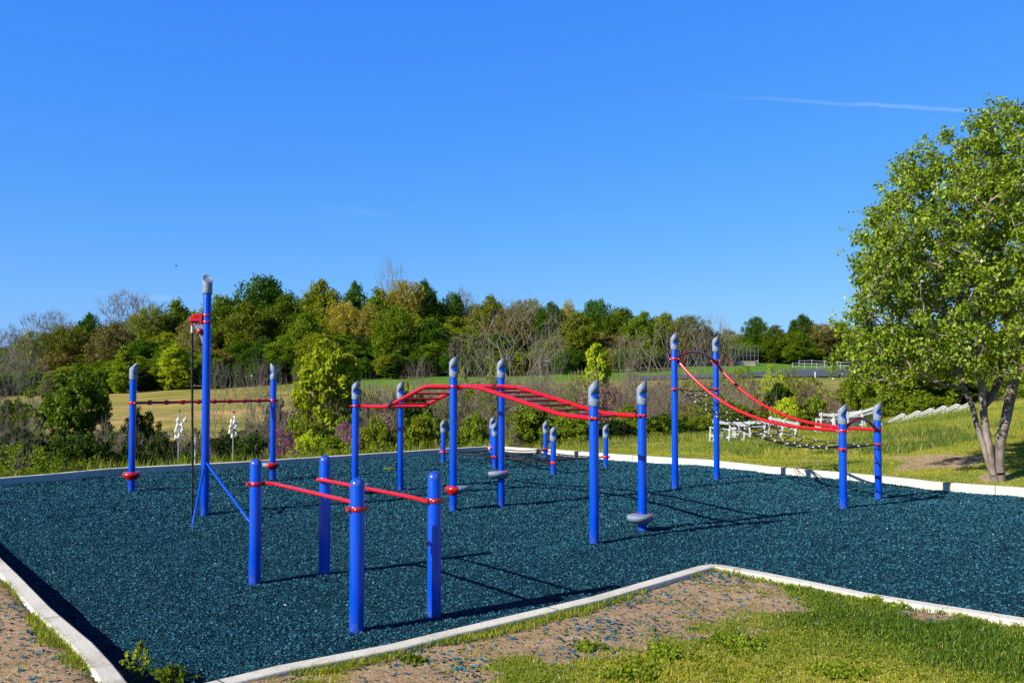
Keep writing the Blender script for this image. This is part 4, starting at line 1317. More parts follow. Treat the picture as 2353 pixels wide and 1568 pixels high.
BUSH = [
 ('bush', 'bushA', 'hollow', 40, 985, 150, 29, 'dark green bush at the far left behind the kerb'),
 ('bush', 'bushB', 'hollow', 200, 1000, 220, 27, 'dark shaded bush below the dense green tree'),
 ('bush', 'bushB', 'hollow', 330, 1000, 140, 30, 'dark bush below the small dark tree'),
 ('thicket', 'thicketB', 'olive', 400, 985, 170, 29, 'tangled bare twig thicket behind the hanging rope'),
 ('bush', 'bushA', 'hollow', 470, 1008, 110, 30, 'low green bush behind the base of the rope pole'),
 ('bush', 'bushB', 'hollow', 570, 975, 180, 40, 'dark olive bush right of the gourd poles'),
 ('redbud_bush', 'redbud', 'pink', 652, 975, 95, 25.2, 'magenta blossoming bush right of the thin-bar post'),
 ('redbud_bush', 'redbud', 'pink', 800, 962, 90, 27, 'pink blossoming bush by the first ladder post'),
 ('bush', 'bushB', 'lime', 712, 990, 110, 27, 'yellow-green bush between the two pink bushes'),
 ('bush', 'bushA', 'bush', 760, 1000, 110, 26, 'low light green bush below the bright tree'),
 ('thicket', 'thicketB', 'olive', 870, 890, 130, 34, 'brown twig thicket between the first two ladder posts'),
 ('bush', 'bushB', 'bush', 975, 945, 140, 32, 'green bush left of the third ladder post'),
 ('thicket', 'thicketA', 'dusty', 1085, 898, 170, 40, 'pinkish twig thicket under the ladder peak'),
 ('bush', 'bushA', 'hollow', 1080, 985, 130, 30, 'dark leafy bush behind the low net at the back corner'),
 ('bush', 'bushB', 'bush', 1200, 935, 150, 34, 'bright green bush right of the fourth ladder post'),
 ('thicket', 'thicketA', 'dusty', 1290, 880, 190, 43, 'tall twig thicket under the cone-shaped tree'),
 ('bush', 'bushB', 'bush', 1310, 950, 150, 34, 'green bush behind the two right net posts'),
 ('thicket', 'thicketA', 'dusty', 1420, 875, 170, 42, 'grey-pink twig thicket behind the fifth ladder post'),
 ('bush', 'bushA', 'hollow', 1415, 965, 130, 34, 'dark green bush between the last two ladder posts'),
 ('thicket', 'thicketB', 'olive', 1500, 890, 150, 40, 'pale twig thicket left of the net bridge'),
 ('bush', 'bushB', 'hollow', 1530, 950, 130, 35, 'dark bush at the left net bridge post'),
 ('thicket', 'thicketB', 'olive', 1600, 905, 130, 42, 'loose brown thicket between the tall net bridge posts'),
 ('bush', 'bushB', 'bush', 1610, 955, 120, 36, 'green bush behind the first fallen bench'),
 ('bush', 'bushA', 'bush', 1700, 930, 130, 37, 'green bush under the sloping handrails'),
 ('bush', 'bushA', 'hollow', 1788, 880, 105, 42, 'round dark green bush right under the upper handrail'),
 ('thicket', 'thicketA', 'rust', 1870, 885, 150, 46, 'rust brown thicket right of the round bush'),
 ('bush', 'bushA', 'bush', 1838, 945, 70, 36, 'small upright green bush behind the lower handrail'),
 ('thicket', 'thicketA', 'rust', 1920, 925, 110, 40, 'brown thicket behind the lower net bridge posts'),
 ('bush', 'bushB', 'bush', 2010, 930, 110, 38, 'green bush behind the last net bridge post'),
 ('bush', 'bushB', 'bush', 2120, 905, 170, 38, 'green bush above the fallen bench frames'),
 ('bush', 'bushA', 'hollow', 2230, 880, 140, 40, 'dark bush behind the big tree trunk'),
 ('bush', 'bushB', 'bush', 2330, 855, 150, 42, 'green bush right of the big tree trunk'),
 ('thicket', 'thicketB', 'olive', 1740, 935, 120, 44, 'sparse tan thicket behind the middle of the handrails'),
]
for nm, pk, lk, X, yt, w, dep, lab in BUSH:
    plant(nm, pk, lk, X, yt, w, dep, lab, {'bush': 'bush', 'thicket': 'thicket', 'redbud_bush': 'flowering bush'}[nm], {'bush': 'bushes behind the kerb', 'thicket': 'twig thickets behind the kerb', 'redbud_bush': 'pink blossoming bushes'}[nm], bark=None)

# undergrowth filling the hollow between the named bushes
proto('ugA', 31, 'mound', .62, .03, 130, 44, .11, .045, 'grey', stems=6, trunk_r=.010)
proto('ugB', 32, 'mound', .80, .03, 130, 44, .12, .045, 'grey', stems=6, trunk_r=.010)
proto('ugL', 34, 'round', .46, .05, 240, 22, .055, .020, 'twig', stems=6, tw=3, twl=.12, twr=.0026, trunk_r=.009)
proto('ugT', 33, 'mound', .80, .03, 230, 3, .06, .018, 'pale', stems=12, tw=5, twl=.19, twr=.0036, trunk_r=.010)
def mass(name, label, specs, seed):
    rg = np.random.default_rng(seed); VV, QQ, MM = [], [], []; of = 0
    mats = ['dark', 'mid', 'olive', 'rust', 'bush', 'lime', 'pale', 'dusty', 'hollow']
    for n, X0, X1, y0, y1, d0, d1, w0, w1, pks, mls in specs:
        for k in range(n):
            X = X0 + (X1 - X0) * (k + rg.uniform(-.3, 1.3)) / n; dep = rg.uniform(d0, d1); pk = pks[rg.integers(len(pks))]; mi = mats.index(mls[rg.integers(len(mls))])
            pr = PROTO[pk]; x = xat(X, dep); zg = hz(x, dep) - .1; H = max(.5, PD(X, rg.uniform(y0, y1), dep).z - zg); W = rg.uniform(w0, w1) * dep / F
            if sdist(np.array([x]), np.array([dep]))[0] < .4 + W * .3: continue
            a = rg.uniform(0, 6.28); ca, sa = math.cos(a), math.sin(a); s_ = W / pr['w']
            for (v, q_), mat in ((pr['lv'], mi), (pr['tk'], len(mats))):
                VV.append(np.stack([(v[:, 0] * ca - v[:, 1] * sa) * s_ + x, (v[:, 0] * sa + v[:, 1] * ca) * s_ + dep, v[:, 2] * H + zg], 1)); QQ.append(q_ + of); MM.append(np.full(len(q_), mat)); of += len(v)
    o = link_mesh(name, np_mesh(name, np.concatenate(VV), np.concatenate(QQ), midx=np.concatenate(MM)), [LK[k] for k in mats] + [BK['pale']])
    tag(o, label, 'undergrowth', kind='stuff')
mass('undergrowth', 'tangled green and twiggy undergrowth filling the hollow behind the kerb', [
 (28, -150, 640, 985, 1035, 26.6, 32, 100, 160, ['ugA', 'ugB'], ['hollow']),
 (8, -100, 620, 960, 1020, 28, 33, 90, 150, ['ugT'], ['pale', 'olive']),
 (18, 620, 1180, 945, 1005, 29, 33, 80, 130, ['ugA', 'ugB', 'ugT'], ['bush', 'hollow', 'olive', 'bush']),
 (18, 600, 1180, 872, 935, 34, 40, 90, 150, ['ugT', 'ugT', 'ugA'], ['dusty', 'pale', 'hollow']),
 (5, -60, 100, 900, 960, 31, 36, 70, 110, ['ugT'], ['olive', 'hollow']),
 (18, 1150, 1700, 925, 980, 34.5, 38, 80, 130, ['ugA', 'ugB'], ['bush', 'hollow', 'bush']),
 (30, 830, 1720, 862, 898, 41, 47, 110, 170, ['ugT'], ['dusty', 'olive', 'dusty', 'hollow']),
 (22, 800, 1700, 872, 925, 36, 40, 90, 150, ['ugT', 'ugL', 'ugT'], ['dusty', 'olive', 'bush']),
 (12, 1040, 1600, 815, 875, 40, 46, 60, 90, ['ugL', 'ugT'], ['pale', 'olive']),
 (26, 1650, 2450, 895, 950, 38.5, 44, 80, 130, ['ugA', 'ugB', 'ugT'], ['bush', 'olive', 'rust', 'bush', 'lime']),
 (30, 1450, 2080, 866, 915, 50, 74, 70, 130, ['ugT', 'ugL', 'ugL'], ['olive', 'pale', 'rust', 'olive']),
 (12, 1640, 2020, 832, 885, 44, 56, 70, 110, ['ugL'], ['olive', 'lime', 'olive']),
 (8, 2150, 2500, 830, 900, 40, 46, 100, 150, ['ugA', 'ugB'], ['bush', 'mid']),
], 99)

# ---------------- the big near tree
rng = np.random.default_rng(5)
TD = 18.5; TX = xat(2281, TD); TZ = hz(TX, TD) - .04
def tp(X, Y, dy=0.0):
    p = PD(X, Y, TD + dy); return (p.x - TX, dy, p.z - TZ)
st = [
 [(0, 0, 0), tp(2268, 1060), tp(2250, 1000, .05), tp(2236, 950, .1), tp(2222, 905, .15), tp(2190, 800, .3), tp(2150, 660, .5)],
 [(.0, 0, .0), tp(2276, 1050), tp(2263, 985, .0), tp(2262, 930, .05), tp(2255, 880, 0), tp(2245, 760, -.2), tp(2240, 600, -.3), tp(2250, 430, -.2)],
 [(.10, .02, 0), tp(2292, 1050), tp(2305, 990, -.05), tp(2318, 930, -.1), tp(2335, 870, -.2), tp(2352, 760, -.3), tp(2370, 600, -.2), tp(2365, 400, 0)],
 [tp(2262, 930, .05), tp(2285, 905, .3), tp(2300, 840, .6), tp(2310, 700, 1.0), tp(2300, 560, 1.2)],
]
att = envelope_points(rng, 2300, 3.2, 1.40, 7.6, [(0, .45), (.06, .75), (.14, .98), (.36, 1), (.55, .93), (.68, .78), (.82, .58), (.92, .37), (1, .10)], .5)
att[:, 0] += .30
att = att[~((att[:, 2] < 2.15) & (att[:, 0] > -2.0))]; att = att[~((att[:, 2] < 2.3) & (np.hypot(att[:, 0] - .5, att[:, 1]) < 1.35))]; att[:, 2] += np.where(att[:, 0] > .8, .35 * np.clip(3 - att[:, 2], 0, 1), 0)
A, par, rad = grow(rng, att, st, .098, up=.3, step=.16, expo=.42, jit=.03)
rad = np.maximum(rad, .006) * (1 + .35 * np.exp(-np.maximum(A[:, 2], 0) / .22))
V1, Q1 = skeleton(A, par, rad, 9, .004)
v, q_, tips = twigs(rng, A, par, rad, 2, .30, .0035, .2)
Q1 = np.concatenate([Q1, q_ + len(V1)]); V1 = np.concatenate([V1, v])
e = empty('pear_tree', (TX, TD, TZ), 'big leafy green tree with three grey stems beside the right kerb', 'tree')
tm = np_mesh('trunk', V1, Q1, smooth=True); link_mesh('trunk', tm, BK['pear'], e)
lv = leaves(rng, att, 58, .19, .053, droop=.55, sq=.9, aspect=1.6, fold=.22)
lv2 = leaves(rng, tips[rng.uniform(size=len(tips)) < .35], 6, .12, .052, droop=.55, aspect=1.6, fold=.22)
vv = np.concatenate([lv[0], lv2[0]]); qq = np.concatenate([lv[1], lv2[1] + len(lv[0])])
link_mesh('crown', np_mesh('crown', vv, qq), LK['pear'], e)

# ------------------------------------------------------------------ grass
def blades(rng, x, y, z, h, w, lean, name, label, mats, midx, cat='grass', seg=2):
    n = len(x)
    a = rng.uniform(0, 2 * np.pi, n); la = rng.uniform(0, 2 * np.pi, n); le = rng.uniform(.25, 1, n) * lean * 1.1
    base = np.stack([x, y, z], 1)
    side = np.stack([np.cos(a), np.sin(a), np.zeros(n)], 1) * (w / 2)[:, None]
    ld_ = np.stack([np.cos(la), np.sin(la), np.zeros(n)], 1)
    mid_ = base + ld_ * (h * le * .25)[:, None] + np.array([0, 0, 1.]) * (h * .55)[:, None]
    tip = base + ld_ * (h * le * .9)[:, None] + np.array([0, 0, 1.]) * (h * (1 - .35 * le))[:, None]
    if seg == 2:
        Vv = np.stack([base - side, base + side, mid_ + side * .8, mid_ - side * .8, tip], 1).reshape(-1, 3)
        b_ = np.arange(n)[:, None] * 5
        qd_ = b_ + np.array([[0, 1, 2, 3]]); td_ = b_ + np.array([[3, 2, 4]])
        me = np_mesh(name, Vv, qd_, td_, midx=np.concatenate([midx, midx]))
    else:
        Vv = np.stack([base - side, base + side, tip], 1).reshape(-1, 3)
        td_ = np.arange(n)[:, None] * 3 + np.array([[0, 1, 2]])
        me = np_mesh(name, Vv, None, td_, midx=midx)
    o = link_mesh(name, me, mats)
    tag(o, label, cat, kind='stuff')
    return o
GM = [leaf_mat('grass_green', (.115, .180, .016), (.23, .30, .032), .4, .5, 0), leaf_mat('grass_lush', (.038, .095, .010), (.11, .19, .022), .35, .45, 0),
      leaf_mat('grass_yellow', (.29, .30, .030), (.48, .46, .060), .45, .55, 0), leaf_mat('grass_straw', (.30, .23, .12), (.52, .42, .24), .2, .7, 0)]
def grass_area(seed, n, x0, x1, y0, y1, cond, h, w, name, label, lushy=True, seg=2, pr=(.5, 0, .35, .15), dmk=True):
    rng = np.random.default_rng(seed)
    x = rng.uniform(x0, x1, n); y = rng.uniform(y0, y1, n)
    k = cond(x, y); x, y = x[k], y[k]
    sd = sdist(x, y); k = sd > .165; x, y = x[k], y[k]
    if dmk:
        d = dirt_mask(x, y); cl = fbm(x, y, 4.5, 7, 3)
        k = rng.uniform(size=len(x)) > d * np.where(cl > .57, .80, .975)
        x, y = x[k], y[k]
    lu = lush_mask(x, y) if lushy else np.zeros(len(x))
    f = fbm(x, y, .9, 131, 4); f2 = fbm(x, y, 3.0, 141, 3)
    r_ = rng.uniform(size=len(x))
    mi = np.where(r_ < .06, 3, np.where(f + rng.normal(0, .12, len(x)) > .52, 2, 0))
    mi = np.where(rng.uniform(size=len(x)) < lu * .85, 1, mi)
    hh = rng.uniform(h[0], h[1], len(x)) * (1 + lu * .9) * (.6 + .8 * f2)
    ww = rng.uniform(w[0], w[1], len(x))
    blades(rng, x, y, height(x, y) - .004, hh, ww, .9, name, label, GM, mi, seg=seg)
infr = lambda x, y: (np.abs(x / y) < .62)
grass_area(1, 330000, -1.5, 7.0, 6.0, 11.5, lambda x, y: infr(x, y) & (np.where(sdist(x, y) > 0, True, False)), (.012, .036), (.004, .009), 'near_grass', 'green and yellowish lawn grass in the right foreground')
grass_area(2, 110000, -6.0, -1.0, 5.8, 12.5, lambda x, y: infr(x, y), (.02, .05), (.004, .008), 'kerbside_grass', 'thin grass tufts on the worn soil left of the front kerb')
grass_area(3, 420000, 1.0, 26, 17.0, 36, lambda x, y: (np.abs(x / y) < .6) & (x > (y - 26) * .3) , (.022, .075), (.009, .018), 'back_grass', 'sunlit yellow-green grass between the back kerb and the bushes', lushy=False, seg=1)
# ragged fringe along the outer side of the front kerb
rng = np.random.default_rng(44)
n = 400000; x = rng.uniform(-6.5, 8, n); y = rng.uniform(5.8, 11.5, n)
x, y = x[infr(x, y)], y[infr(x, y)]
sd = sdist(x, y); fr = fbm(x, y, 1.7, 301, 3)
k = (sd > .150) & (sd < .17 + .16 * sstep(.35, .7, fr)) & (fr > .40); x, y = x[k], y[k]
mi = np.where(rng.uniform(size=len(x)) < .35, 2, 0)
blades(rng, x, y, height(x, y) - .006, rng.uniform(.03, .085, len(x)), rng.uniform(.004, .008, len(x)), 1.0, 'kerb_fringe_grass', 'ragged fringe of grass growing against the outer side of the front kerb', GM, mi)
rng = np.random.default_rng(47)
n = 5200; x = rng.uniform(-1.5, 6.5, n); y = rng.uniform(6.0, 10.5, n)
k = infr(x, y) & (sdist(x, y) > .2) & (fbm(x, y, 1.4, 311, 3) > .50) & (rng.uniform(size=n) > dirt_mask(x, y) * .9); x, y = x[k], y[k]
l_ = leaves(rng, np.stack([x, y, height(x, y) + .018], 1), 9, .05, .017, droop=0, sq=.25, aspect=1.2)
o = link_mesh('clover', np_mesh('clover', l_[0], l_[1]), LK['weed']); tag(o, 'low clover leaves scattered through the foreground turf', 'clover', kind='stuff')
# tall grass of the rise on the right, lush patch
rng = np.random.default_rng(8)
n = 90000
x = rng.uniform(6, 24, n); y = rng.uniform(22, 37, n)
k = (np.abs(x / y) < .62) & (fbm(x, y, .35, 151, 3) + sstep(24, 33, y) * .25 > .58); x, y = x[k], y[k]
X_ = x / y * F + 1176
mi = np.where(fbm(x, y, .4, 161, 3) > .52, 2, 0); mi = np.where((y < 28) & (fbm(x, y, .8, 163, 3) > .5), 1, mi); mi = np.where(rng.uniform(size=len(x)) < .12, 3, mi)
blades(rng, x, y, height(x, y) - .005, rng.uniform(.10, .28, len(x)), rng.uniform(.010, .018, len(x)), .7, 'tall_grass', 'taller grass with yellow heads on the rise at right', GM, mi, seg=1)
# hedge foot weeds + weeds behind left kerb
n = 150000
x = rng.uniform(-16, 12, n); y = rng.uniform(17, 36, n)
sd = sdist(x, y); X_ = x / y * F + 1176
k = (sd > .2) & (sd < np.where(X_ < 1150, .75 + 0 * sd, 9)) & (np.abs(x / y) < .6) & ((X_ < 1170) | (y > 30.5)) & (fbm(x, y, 1.1, 171, 3) > .42)
x, y = x[k], y[k]
mi = np.where(rng.uniform(size=len(x)) < .5, 0, 1); mi = np.where(rng.uniform(size=len(x)) < .3, 2, mi); mi = np.where(rng.uniform(size=len(x)) < .12, 3, mi)
blades(rng, x, y, height(x, y) - .01, rng.uniform(.08, .42, len(x)) * (.4 + fbm(x, y, .8, 181, 3)), rng.uniform(.010, .02, len(x)), .6, 'rank_weeds', 'rank weeds and tall grass along the back kerb', GM, mi, seg=1)
# leafy weeds: broad small leaves, clumps
def weed_clump(x, y, rad_, hh, n, lk, label, size=.03, name='weed_clump', cat='weed', group='leafy weed clumps by the kerbs', flowers=0):
    rng_ = np.random.default_rng(int(abs(x * 1000) + abs(y * 777)))
    z = hz(x, y)
    e = empty(name, (x, y, z), label, cat, group)
    c = np.stack([rng_.normal(0, rad_ * .5, n), rng_.normal(0, rad_ * .5, n), rng_.uniform(.2, 1, n) * hh], 1)
    c[:, 2] *= np.clip(1.2 - np.hypot(c[:, 0], c[:, 1]) / rad_ * .6, .15, 1)
    b0 = np.stack([c[:, 0] * .25, c[:, 1] * .25, np.full(n, -.02)], 1)
    v_, q2 = tubes_np(b0, c, np.full(n, .0025), np.full(n, .0015), 3)
    link_mesh('stems', np_mesh('stems', v_, q2), GM[0], e)
    l_ = leaves(rng_, c, 8, size * 1.3, size, droop=0, sq=.6)
    link_mesh('foliage', np_mesh('foliage', l_[0], l_[1]), LK[lk], e)
    if flowers:
        t_ = c[np.argsort(-c[:, 2])[:flowers]]
        l_ = leaves(rng_, t_, 16, .022, .012)
        link_mesh('blossom', np_mesh('blossom', l_[0], l_[1]), LK['yflower'], e)
    return e
p = P(318, 1556, .0); p2 = P(395, 1562, .0)
rngw = random.Random(3)
e = weed_clump(p.x, p.y, .12, .25, 18, 'weed', 'yellow-flowered weed growing inside the front left kerb corner', .026, flowers=7); e.location.z = 0
e = weed_clump(p2.x, p2.y, .13, .10, 46, 'bush', 'feathery green weed beside the yellow-flowered one', .022); e.location.z = 0
WD = [(655, 1548, .20, .09, 70, 'weed', 'leafy weed outside the kerb, the one nearest the bottom left'), (1388, 1378, .14, .08, 60, 'bush', 'green weed clump against the outer side of the slanting kerb'),
      (1350, 1490, .14, .07, 50, 'bush', 'green clover clump on the bare soil in the foreground'), (950, 1520, .10, .06, 40, 'mid', 'small weed tuft on the bare soil nearest the slanting kerb'),
      (1520, 1505, .22, .07, 80, 'weed', 'low broad weed patch right of the clover clump'), (1690, 1480, .25, .08, 90, 'bush', 'dense clover patch at the edge of the dark grass'),
      (2010, 1385, .12, .09, 50, 'weed', 'weed clump against the right kerb, the left one of two'), (2070, 1395, .10, .08, 40, 'weed', 'weed clump against the right kerb, the right one of two'),
      (5, 1262, .12, .10, 40, 'bush', 'small weed at the left picture edge by the kerb'), (1450, 1555, .3, .07, 90, 'bush', 'green weed patch at the bottom edge'),
      (1920, 1545, .25, .08, 70, 'weed', 'yellowish weed patch in the bottom right grass')]
for X, Y, ra, hh, n, lk, lab in WD:
    p = P(X, Y, .1); weed_clump(p.x, p.y, ra * .9, hh * .6, n, lk if lk != 'bush' else 'weed', lab, .019)
p = P(895, 1078); e = weed_clump(p.x, p.y, .12, .06, 14, 'lime', 'tiny lime weed sprouting from the mulch between the ladder posts', .03); e.location.z = 0

# leafy ground cover right behind the back-left kerb
rng = np.random.default_rng(19)
n = 2600
t = rng.uniform(0, 1, n); X_ = rng.uniform(-100, 1180, n)
yb = np.interp(X_, [0, 253, 571, 1020, 1120, 1200], [1116, 1092, 1074, 1043.5, 1037, 1040])
pts = []
for Xi, yi in zip(X_, yb):
    p0 = P(float(Xi), float(yi), 0); k_ = rng.uniform(.3, 1.5)
    pts.append((p0.x * (1 + k_ / p0.y), p0.y + k_))
pts = np.array(pts); f = fbm(pts[:, 0], pts[:, 1], .9, 191, 3); k = (f > .47) & (rng.uniform(size=len(f)) < .5); pts = pts[k]; f = f[k]
c = np.stack([pts[:, 0], pts[:, 1], height(pts[:, 0], pts[:, 1]) + rng.uniform(0, 1, len(pts)) ** 2.5 * (f - .35) * 3.0 * .6], 1)
l_ = leaves(rng, c, 20, .13, .034, droop=.1)
o = link_mesh('ground_cover', np_mesh('ground_cover', l_[0], l_[1], midx=rng.integers(0, 2, len(l_[1]))), [LK['weed'], LK['bush']])
tag(o, 'bright leafy ground cover spilling behind the back left kerb', 'ground cover', kind='stuff')

# chips and straw on the soil
rng = np.random.default_rng(23)
n = 60000
x = rng.uniform(-6.5, 6, n); y = rng.uniform(5.8, 11, n)
sd = sdist(x, y); d = dirt_mask(x, y)
k = (sd > .17) & (rng.uniform(size=n) < d * np.where(x < -1.5, .35, 1) * (.25 + .75 * sstep(.45, .65, fbm(x, y, 1.2, 201, 3))) * np.exp(-sd * .8))
x, y = x[k], y[k]
p_, q2 = shards(x, y, height(x, y) + .003, rng.uniform(.015, .035, len(x)), .5, rng)
o = link_mesh('scattered_chips', np_mesh('scattered_chips', p_, q2), M['chips']); tag(o, 'loose teal rubber chips scattered on the bare soil', 'rubber chips', kind='stuff')
# chips on the kerb top
n = 1200; x = rng.uniform(-6, 8, n); y = rng.uniform(5.8, 12, n); sd = sdist(x, y); k = (sd > .02) & (sd < .13); x, y = x[k], y[k]
k = rng.uniform(size=len(x)) < .5; x, y = x[k], y[k]
n = 9000; x2 = rng.uniform(-6.5, 6, n); y2 = rng.uniform(5.8, 11, n); k = (sdist(x2, y2) > .17) & (rng.uniform(size=n) < dirt_mask(x2, y2)); x2, y2 = x2[k], y2[k]
p_, q2 = shards(x2, y2, height(x2, y2) + .004, rng.uniform(.008, .018, len(x2)), .3, rng, (6, 22), .05)
o = link_mesh('straw', np_mesh('straw', p_, q2), GM[3]); tag(o, 'dry straw bits lying on the bare soil', 'straw', kind='stuff')

# ------------------------------------------------------------------ fallen white benches
def bench(x, y, rz, tilt, roll, label, L=1.5, group='toppled white benches', bend=0.0, sz=1.0):
    z = hz(x, y)
    e = empty('toppled_bench', (x, y, z), label, 'bench', group)
    Rm = Matrix.Rotation(rz, 3, 'Z') @ Matrix.Rotation(tilt, 3, 'Y') @ Matrix.Rotation(roll, 3, 'X')
    e.rotation_euler = Rm.to_euler(); e.scale = (sz,) * 3
    mb = MB(); mb.box((0, 0, .42), (L, .19, .03), None, .006); mb.build('seat', M['white'], e)
    mb = MB(); mb.box((0, -.20, .60), (L, .025, .09), None, .006); mb.build('backrest', M['white'], e)
    mb = MB(); mb.box((0, .06, .20), (L * .98, .10, .025), None, .006); mb.build('foot_plank', M['white'], e)
    for s_ in (-1, 0, 1):
        mb = MB()
        X0 = s_ * (L / 2 - .08)
        mb.box((X0, -.205, .34), (.035, .035, .68)); mb.box((X0, .16, .21), (.035, .035, .42)); mb.box((X0, -.02, .402), (.035, .34, .035)); mb.box((X0, -.02, .155), (.035, .34, .035))
        mb.box((X0, -.02, -.005), (.06, .50, .02))
        mb.build('leg_frame', M['white'], e)
    return e
def bxy(X, Y, z=.1):
    p = P(X, Y, z); return p.x, p.y
x, y = bxy(1668, 1018); bench(x, y, math.radians(8), math.radians(7), math.radians(-4), 'toppled white bench standing nearest the tall net bridge posts', 1.15)
x, y = bxy(1725, 1016); bench(x, y + .25, math.radians(-4), math.radians(-3), math.radians(6), 'toppled white bench in the middle of the group under the net', 1.1)
x, y = bxy(1785, 1014); bench(x, y - .1, math.radians(6), math.radians(12), math.radians(2), 'toppled white bench at the right end of the group under the net', 1.05)
for k, (X, Y, lab) in enumerate(((1905, 1008, 'white bench heap under the lower handrail, left piece'), (1945, 1002, 'white bench heap under the lower handrail, middle piece'), (1985, 994, 'white bench leaning up behind the last blue post'))):
    p = PD(X, Y, 31.5); bench(p.x, 31.5, math.radians(6 - k * 3), math.radians(4 - k * 11), math.radians(4), lab, 1.0 + .1 * k)
def frame(X, Y, dep, label):
    """tipped end frame of a bench: rails and legs, doubled, with a plank between"""
    p = PD(X, Y, dep); z = hz(p.x, dep)
    e = empty('bench_frame', (p.x, dep, z), label, 'bench frame', 'row of tipped white bench frames on the crest')
    for sy in (-.13, .13):
        mb = MB(); mb.bar((-.30, sy, .02), (.20, sy, .30), .03, .035); mb.build('rail', M['white'], e)
        mb = MB(); mb.bar((.185, sy, .315), (.32, sy, -.03), .03, .035); mb.build('leg', M['white'], e)
        mb = MB(); mb.bar((-.14, sy, -.02), (.24, sy, .12), .025, .03); mb.build('lower_rail', M['white'], e)
    mb = MB(); mb.box((-.06, 0, .165), (.42, .22, .02), Matrix.Rotation(-.51, 3, 'Y')); None
    mb = MB(); mb.bar((.19, -.13, .30), (.19, .13, .30), .03, .03); mb.bar((-.28, -.13, .03), (-.28, .13, .03), .03, .03); mb.build('cross_piece', M['white'], e)
    return e
labs = ['leftmost tipped white frame on the grassy crest', 'second tipped white frame from the left on the crest', 'third tipped white frame from the left on the crest', 'third tipped white frame from the right on the crest', 'second tipped white frame from the right on the crest', 'rightmost tipped white frame on the crest, next to the trunk']
for k, (X, Y) in enumerate(((2062, 972), (2098, 967), (2127, 962), (2157, 957), (2187, 951), (2217, 945))):
    e = frame(X, Y, 32.0, labs[k]); e.scale = (1.0, 1, 1.0)

# ------------------------------------------------------------------ gourd racks, bird box
def gourd_rack(X, ytop, dep, spots, label, arms=True):
    x = xat(X, dep); zg = hz(x, dep); zt = PD(X, ytop, dep).z
    e = empty('gourd_rack', (x, dep, zg), label, 'bird gourd rack', 'poles of white bird gourds')
    mb = MB(); mb.tube([(0, 0, -.2), (0, 0, zt - zg)], .013, 10); mb.build('pole', M['steel'], e)
    for (gx, gy, tall) in spots:
        g = PD(gx, gy, dep); c = Vector((g.x - x, random.uniform(-.08, .08), g.z - zg))
        mb = MB()
        mb.lathe([(.002, -.085), (.035, -.078), (.066, -.05), (.078, -.01), (.070, .03), (.045, .065), (.026, .095), (.020, .14), (.012, .165), (.002, .17)], (0, 0, 0), 16)
        go = mb.build('gourd', M['gourd'], e); go.location = c; go.scale = (.62, .62, .62); go.rotation_euler = (random.uniform(-.2, .2), random.uniform(-.25, .25), 0)
        mb = MB(); mb.tube([(0, -.072, .0), (0, -.082, .0)], .022, 10); mb.build('entrance_hole', M['black'], go)
        mb = MB(); mb.tube([(0, 0, c.z + .18), (c.x, c.y, c.z + .12)], .004, 6); mb.build('arm', M['steel'], e)
    return e
def gp(px, py, ox=430, oy=1020, s=7.84): return ((ox + px / s) / 1.1054, (oy + py / s) / 1.1054)
s1 = [gp(*q) + (0,) for q in ((160, 370), (305, 365), (235, 465), (172, 480), (128, 575), (270, 575), (212, 685), (148, 715))]
s2 = [gp(*q) + (0,) for q in ((1228, 400), (1308, 405), (1232, 495), (1345, 470), (1222, 600), (1295, 570), (1240, 690), (1322, 655))]
gourd_rack(412.5, 946, 24.2, s1, 'left pole of white hanging bird gourds behind the kerb')
gourd_rack(537.5, 948, 24.6, s2, 'right pole of white hanging bird gourds behind the kerb')
def tiny_bird(loc, rz, label, s=1.0, spread=False):
    e = MB()
    e.ball((0, 0, 0), .035, .085, .034, 10, 8)
    e.ball((0, .085, .028), .024, .028, .024, 8, 6)
    e.tube([(0, .108, .028), (0, .135, .024)], [.007, .001], 6)
    e.box((0, -.12, -.005), (.04, .11, .01))
    if spread:
        for sx in (-1, 1):
            vs = [(sx * .02, .05, .01), (sx * .02, -.04, .01), (sx * .15, -.03, .05), (sx * .28, -.05, .03), (sx * .15, .06, .06)]
            vs += [(a, b_2, c - .008) for a, b_2, c in vs]
            e.add(vs, [(0, 1, 2, 4), (2, 3, 4), (5, 9, 7, 6), (7, 9, 8), (0, 4, 9, 5), (4, 3, 8, 9), (3, 2, 7, 8), (2, 1, 6, 7)])
    o = e.build('bird', M['black']); o.location = loc; o.rotation_euler = (0, 0, rz); o.scale = (s,) * 3
    tag(o, label, 'bird'); return o
p = PD(537.5, 946, 24.6); tiny_bird((p.x, p.y, p.z), 1.2, 'dark bird perched on top of the right gourd pole', .6)
p = PD(412.5, 944, 24.2); tiny_bird((p.x, p.y, p.z), .3, 'dark bird perched on top of the left gourd pole', .6)
p = PD(405, 610.5, 60); tiny_bird(p, 1.9, 'small dark bird flying in the sky left of the rope pole', .75, True)
# bird box
dep = 24.4; x = xat(450.7, dep); zg = hz(x, dep); zt = PD(450, 984, dep).z - zg
e = empty('bird_box', (x, dep, zg), 'small dark bird box on a white post between the gourd poles', 'bird box')
mb = MB(); mb.tube([(0, 0, -.2), (0, 0, zt - .12)], .013, 8); mb.build('post', M['white'], e)
mb = MB(); mb.box((0, 0, zt - .07), (.065, .065, .12)); bx = mb.build('box', M['brown'], e, smooth=False)
mb = MB(); mb.box((0, 0, zt), (.09, .09, .012), Matrix.Rotation(.15, 3, 'X')); mb.build('roof', M['brown'], bx, smooth=False)
mb = MB(); mb.tube([(0, -.03, zt - .06), (0, -.038, zt - .06)], .011, 10); mb.build('entrance_hole', M['black'], bx)

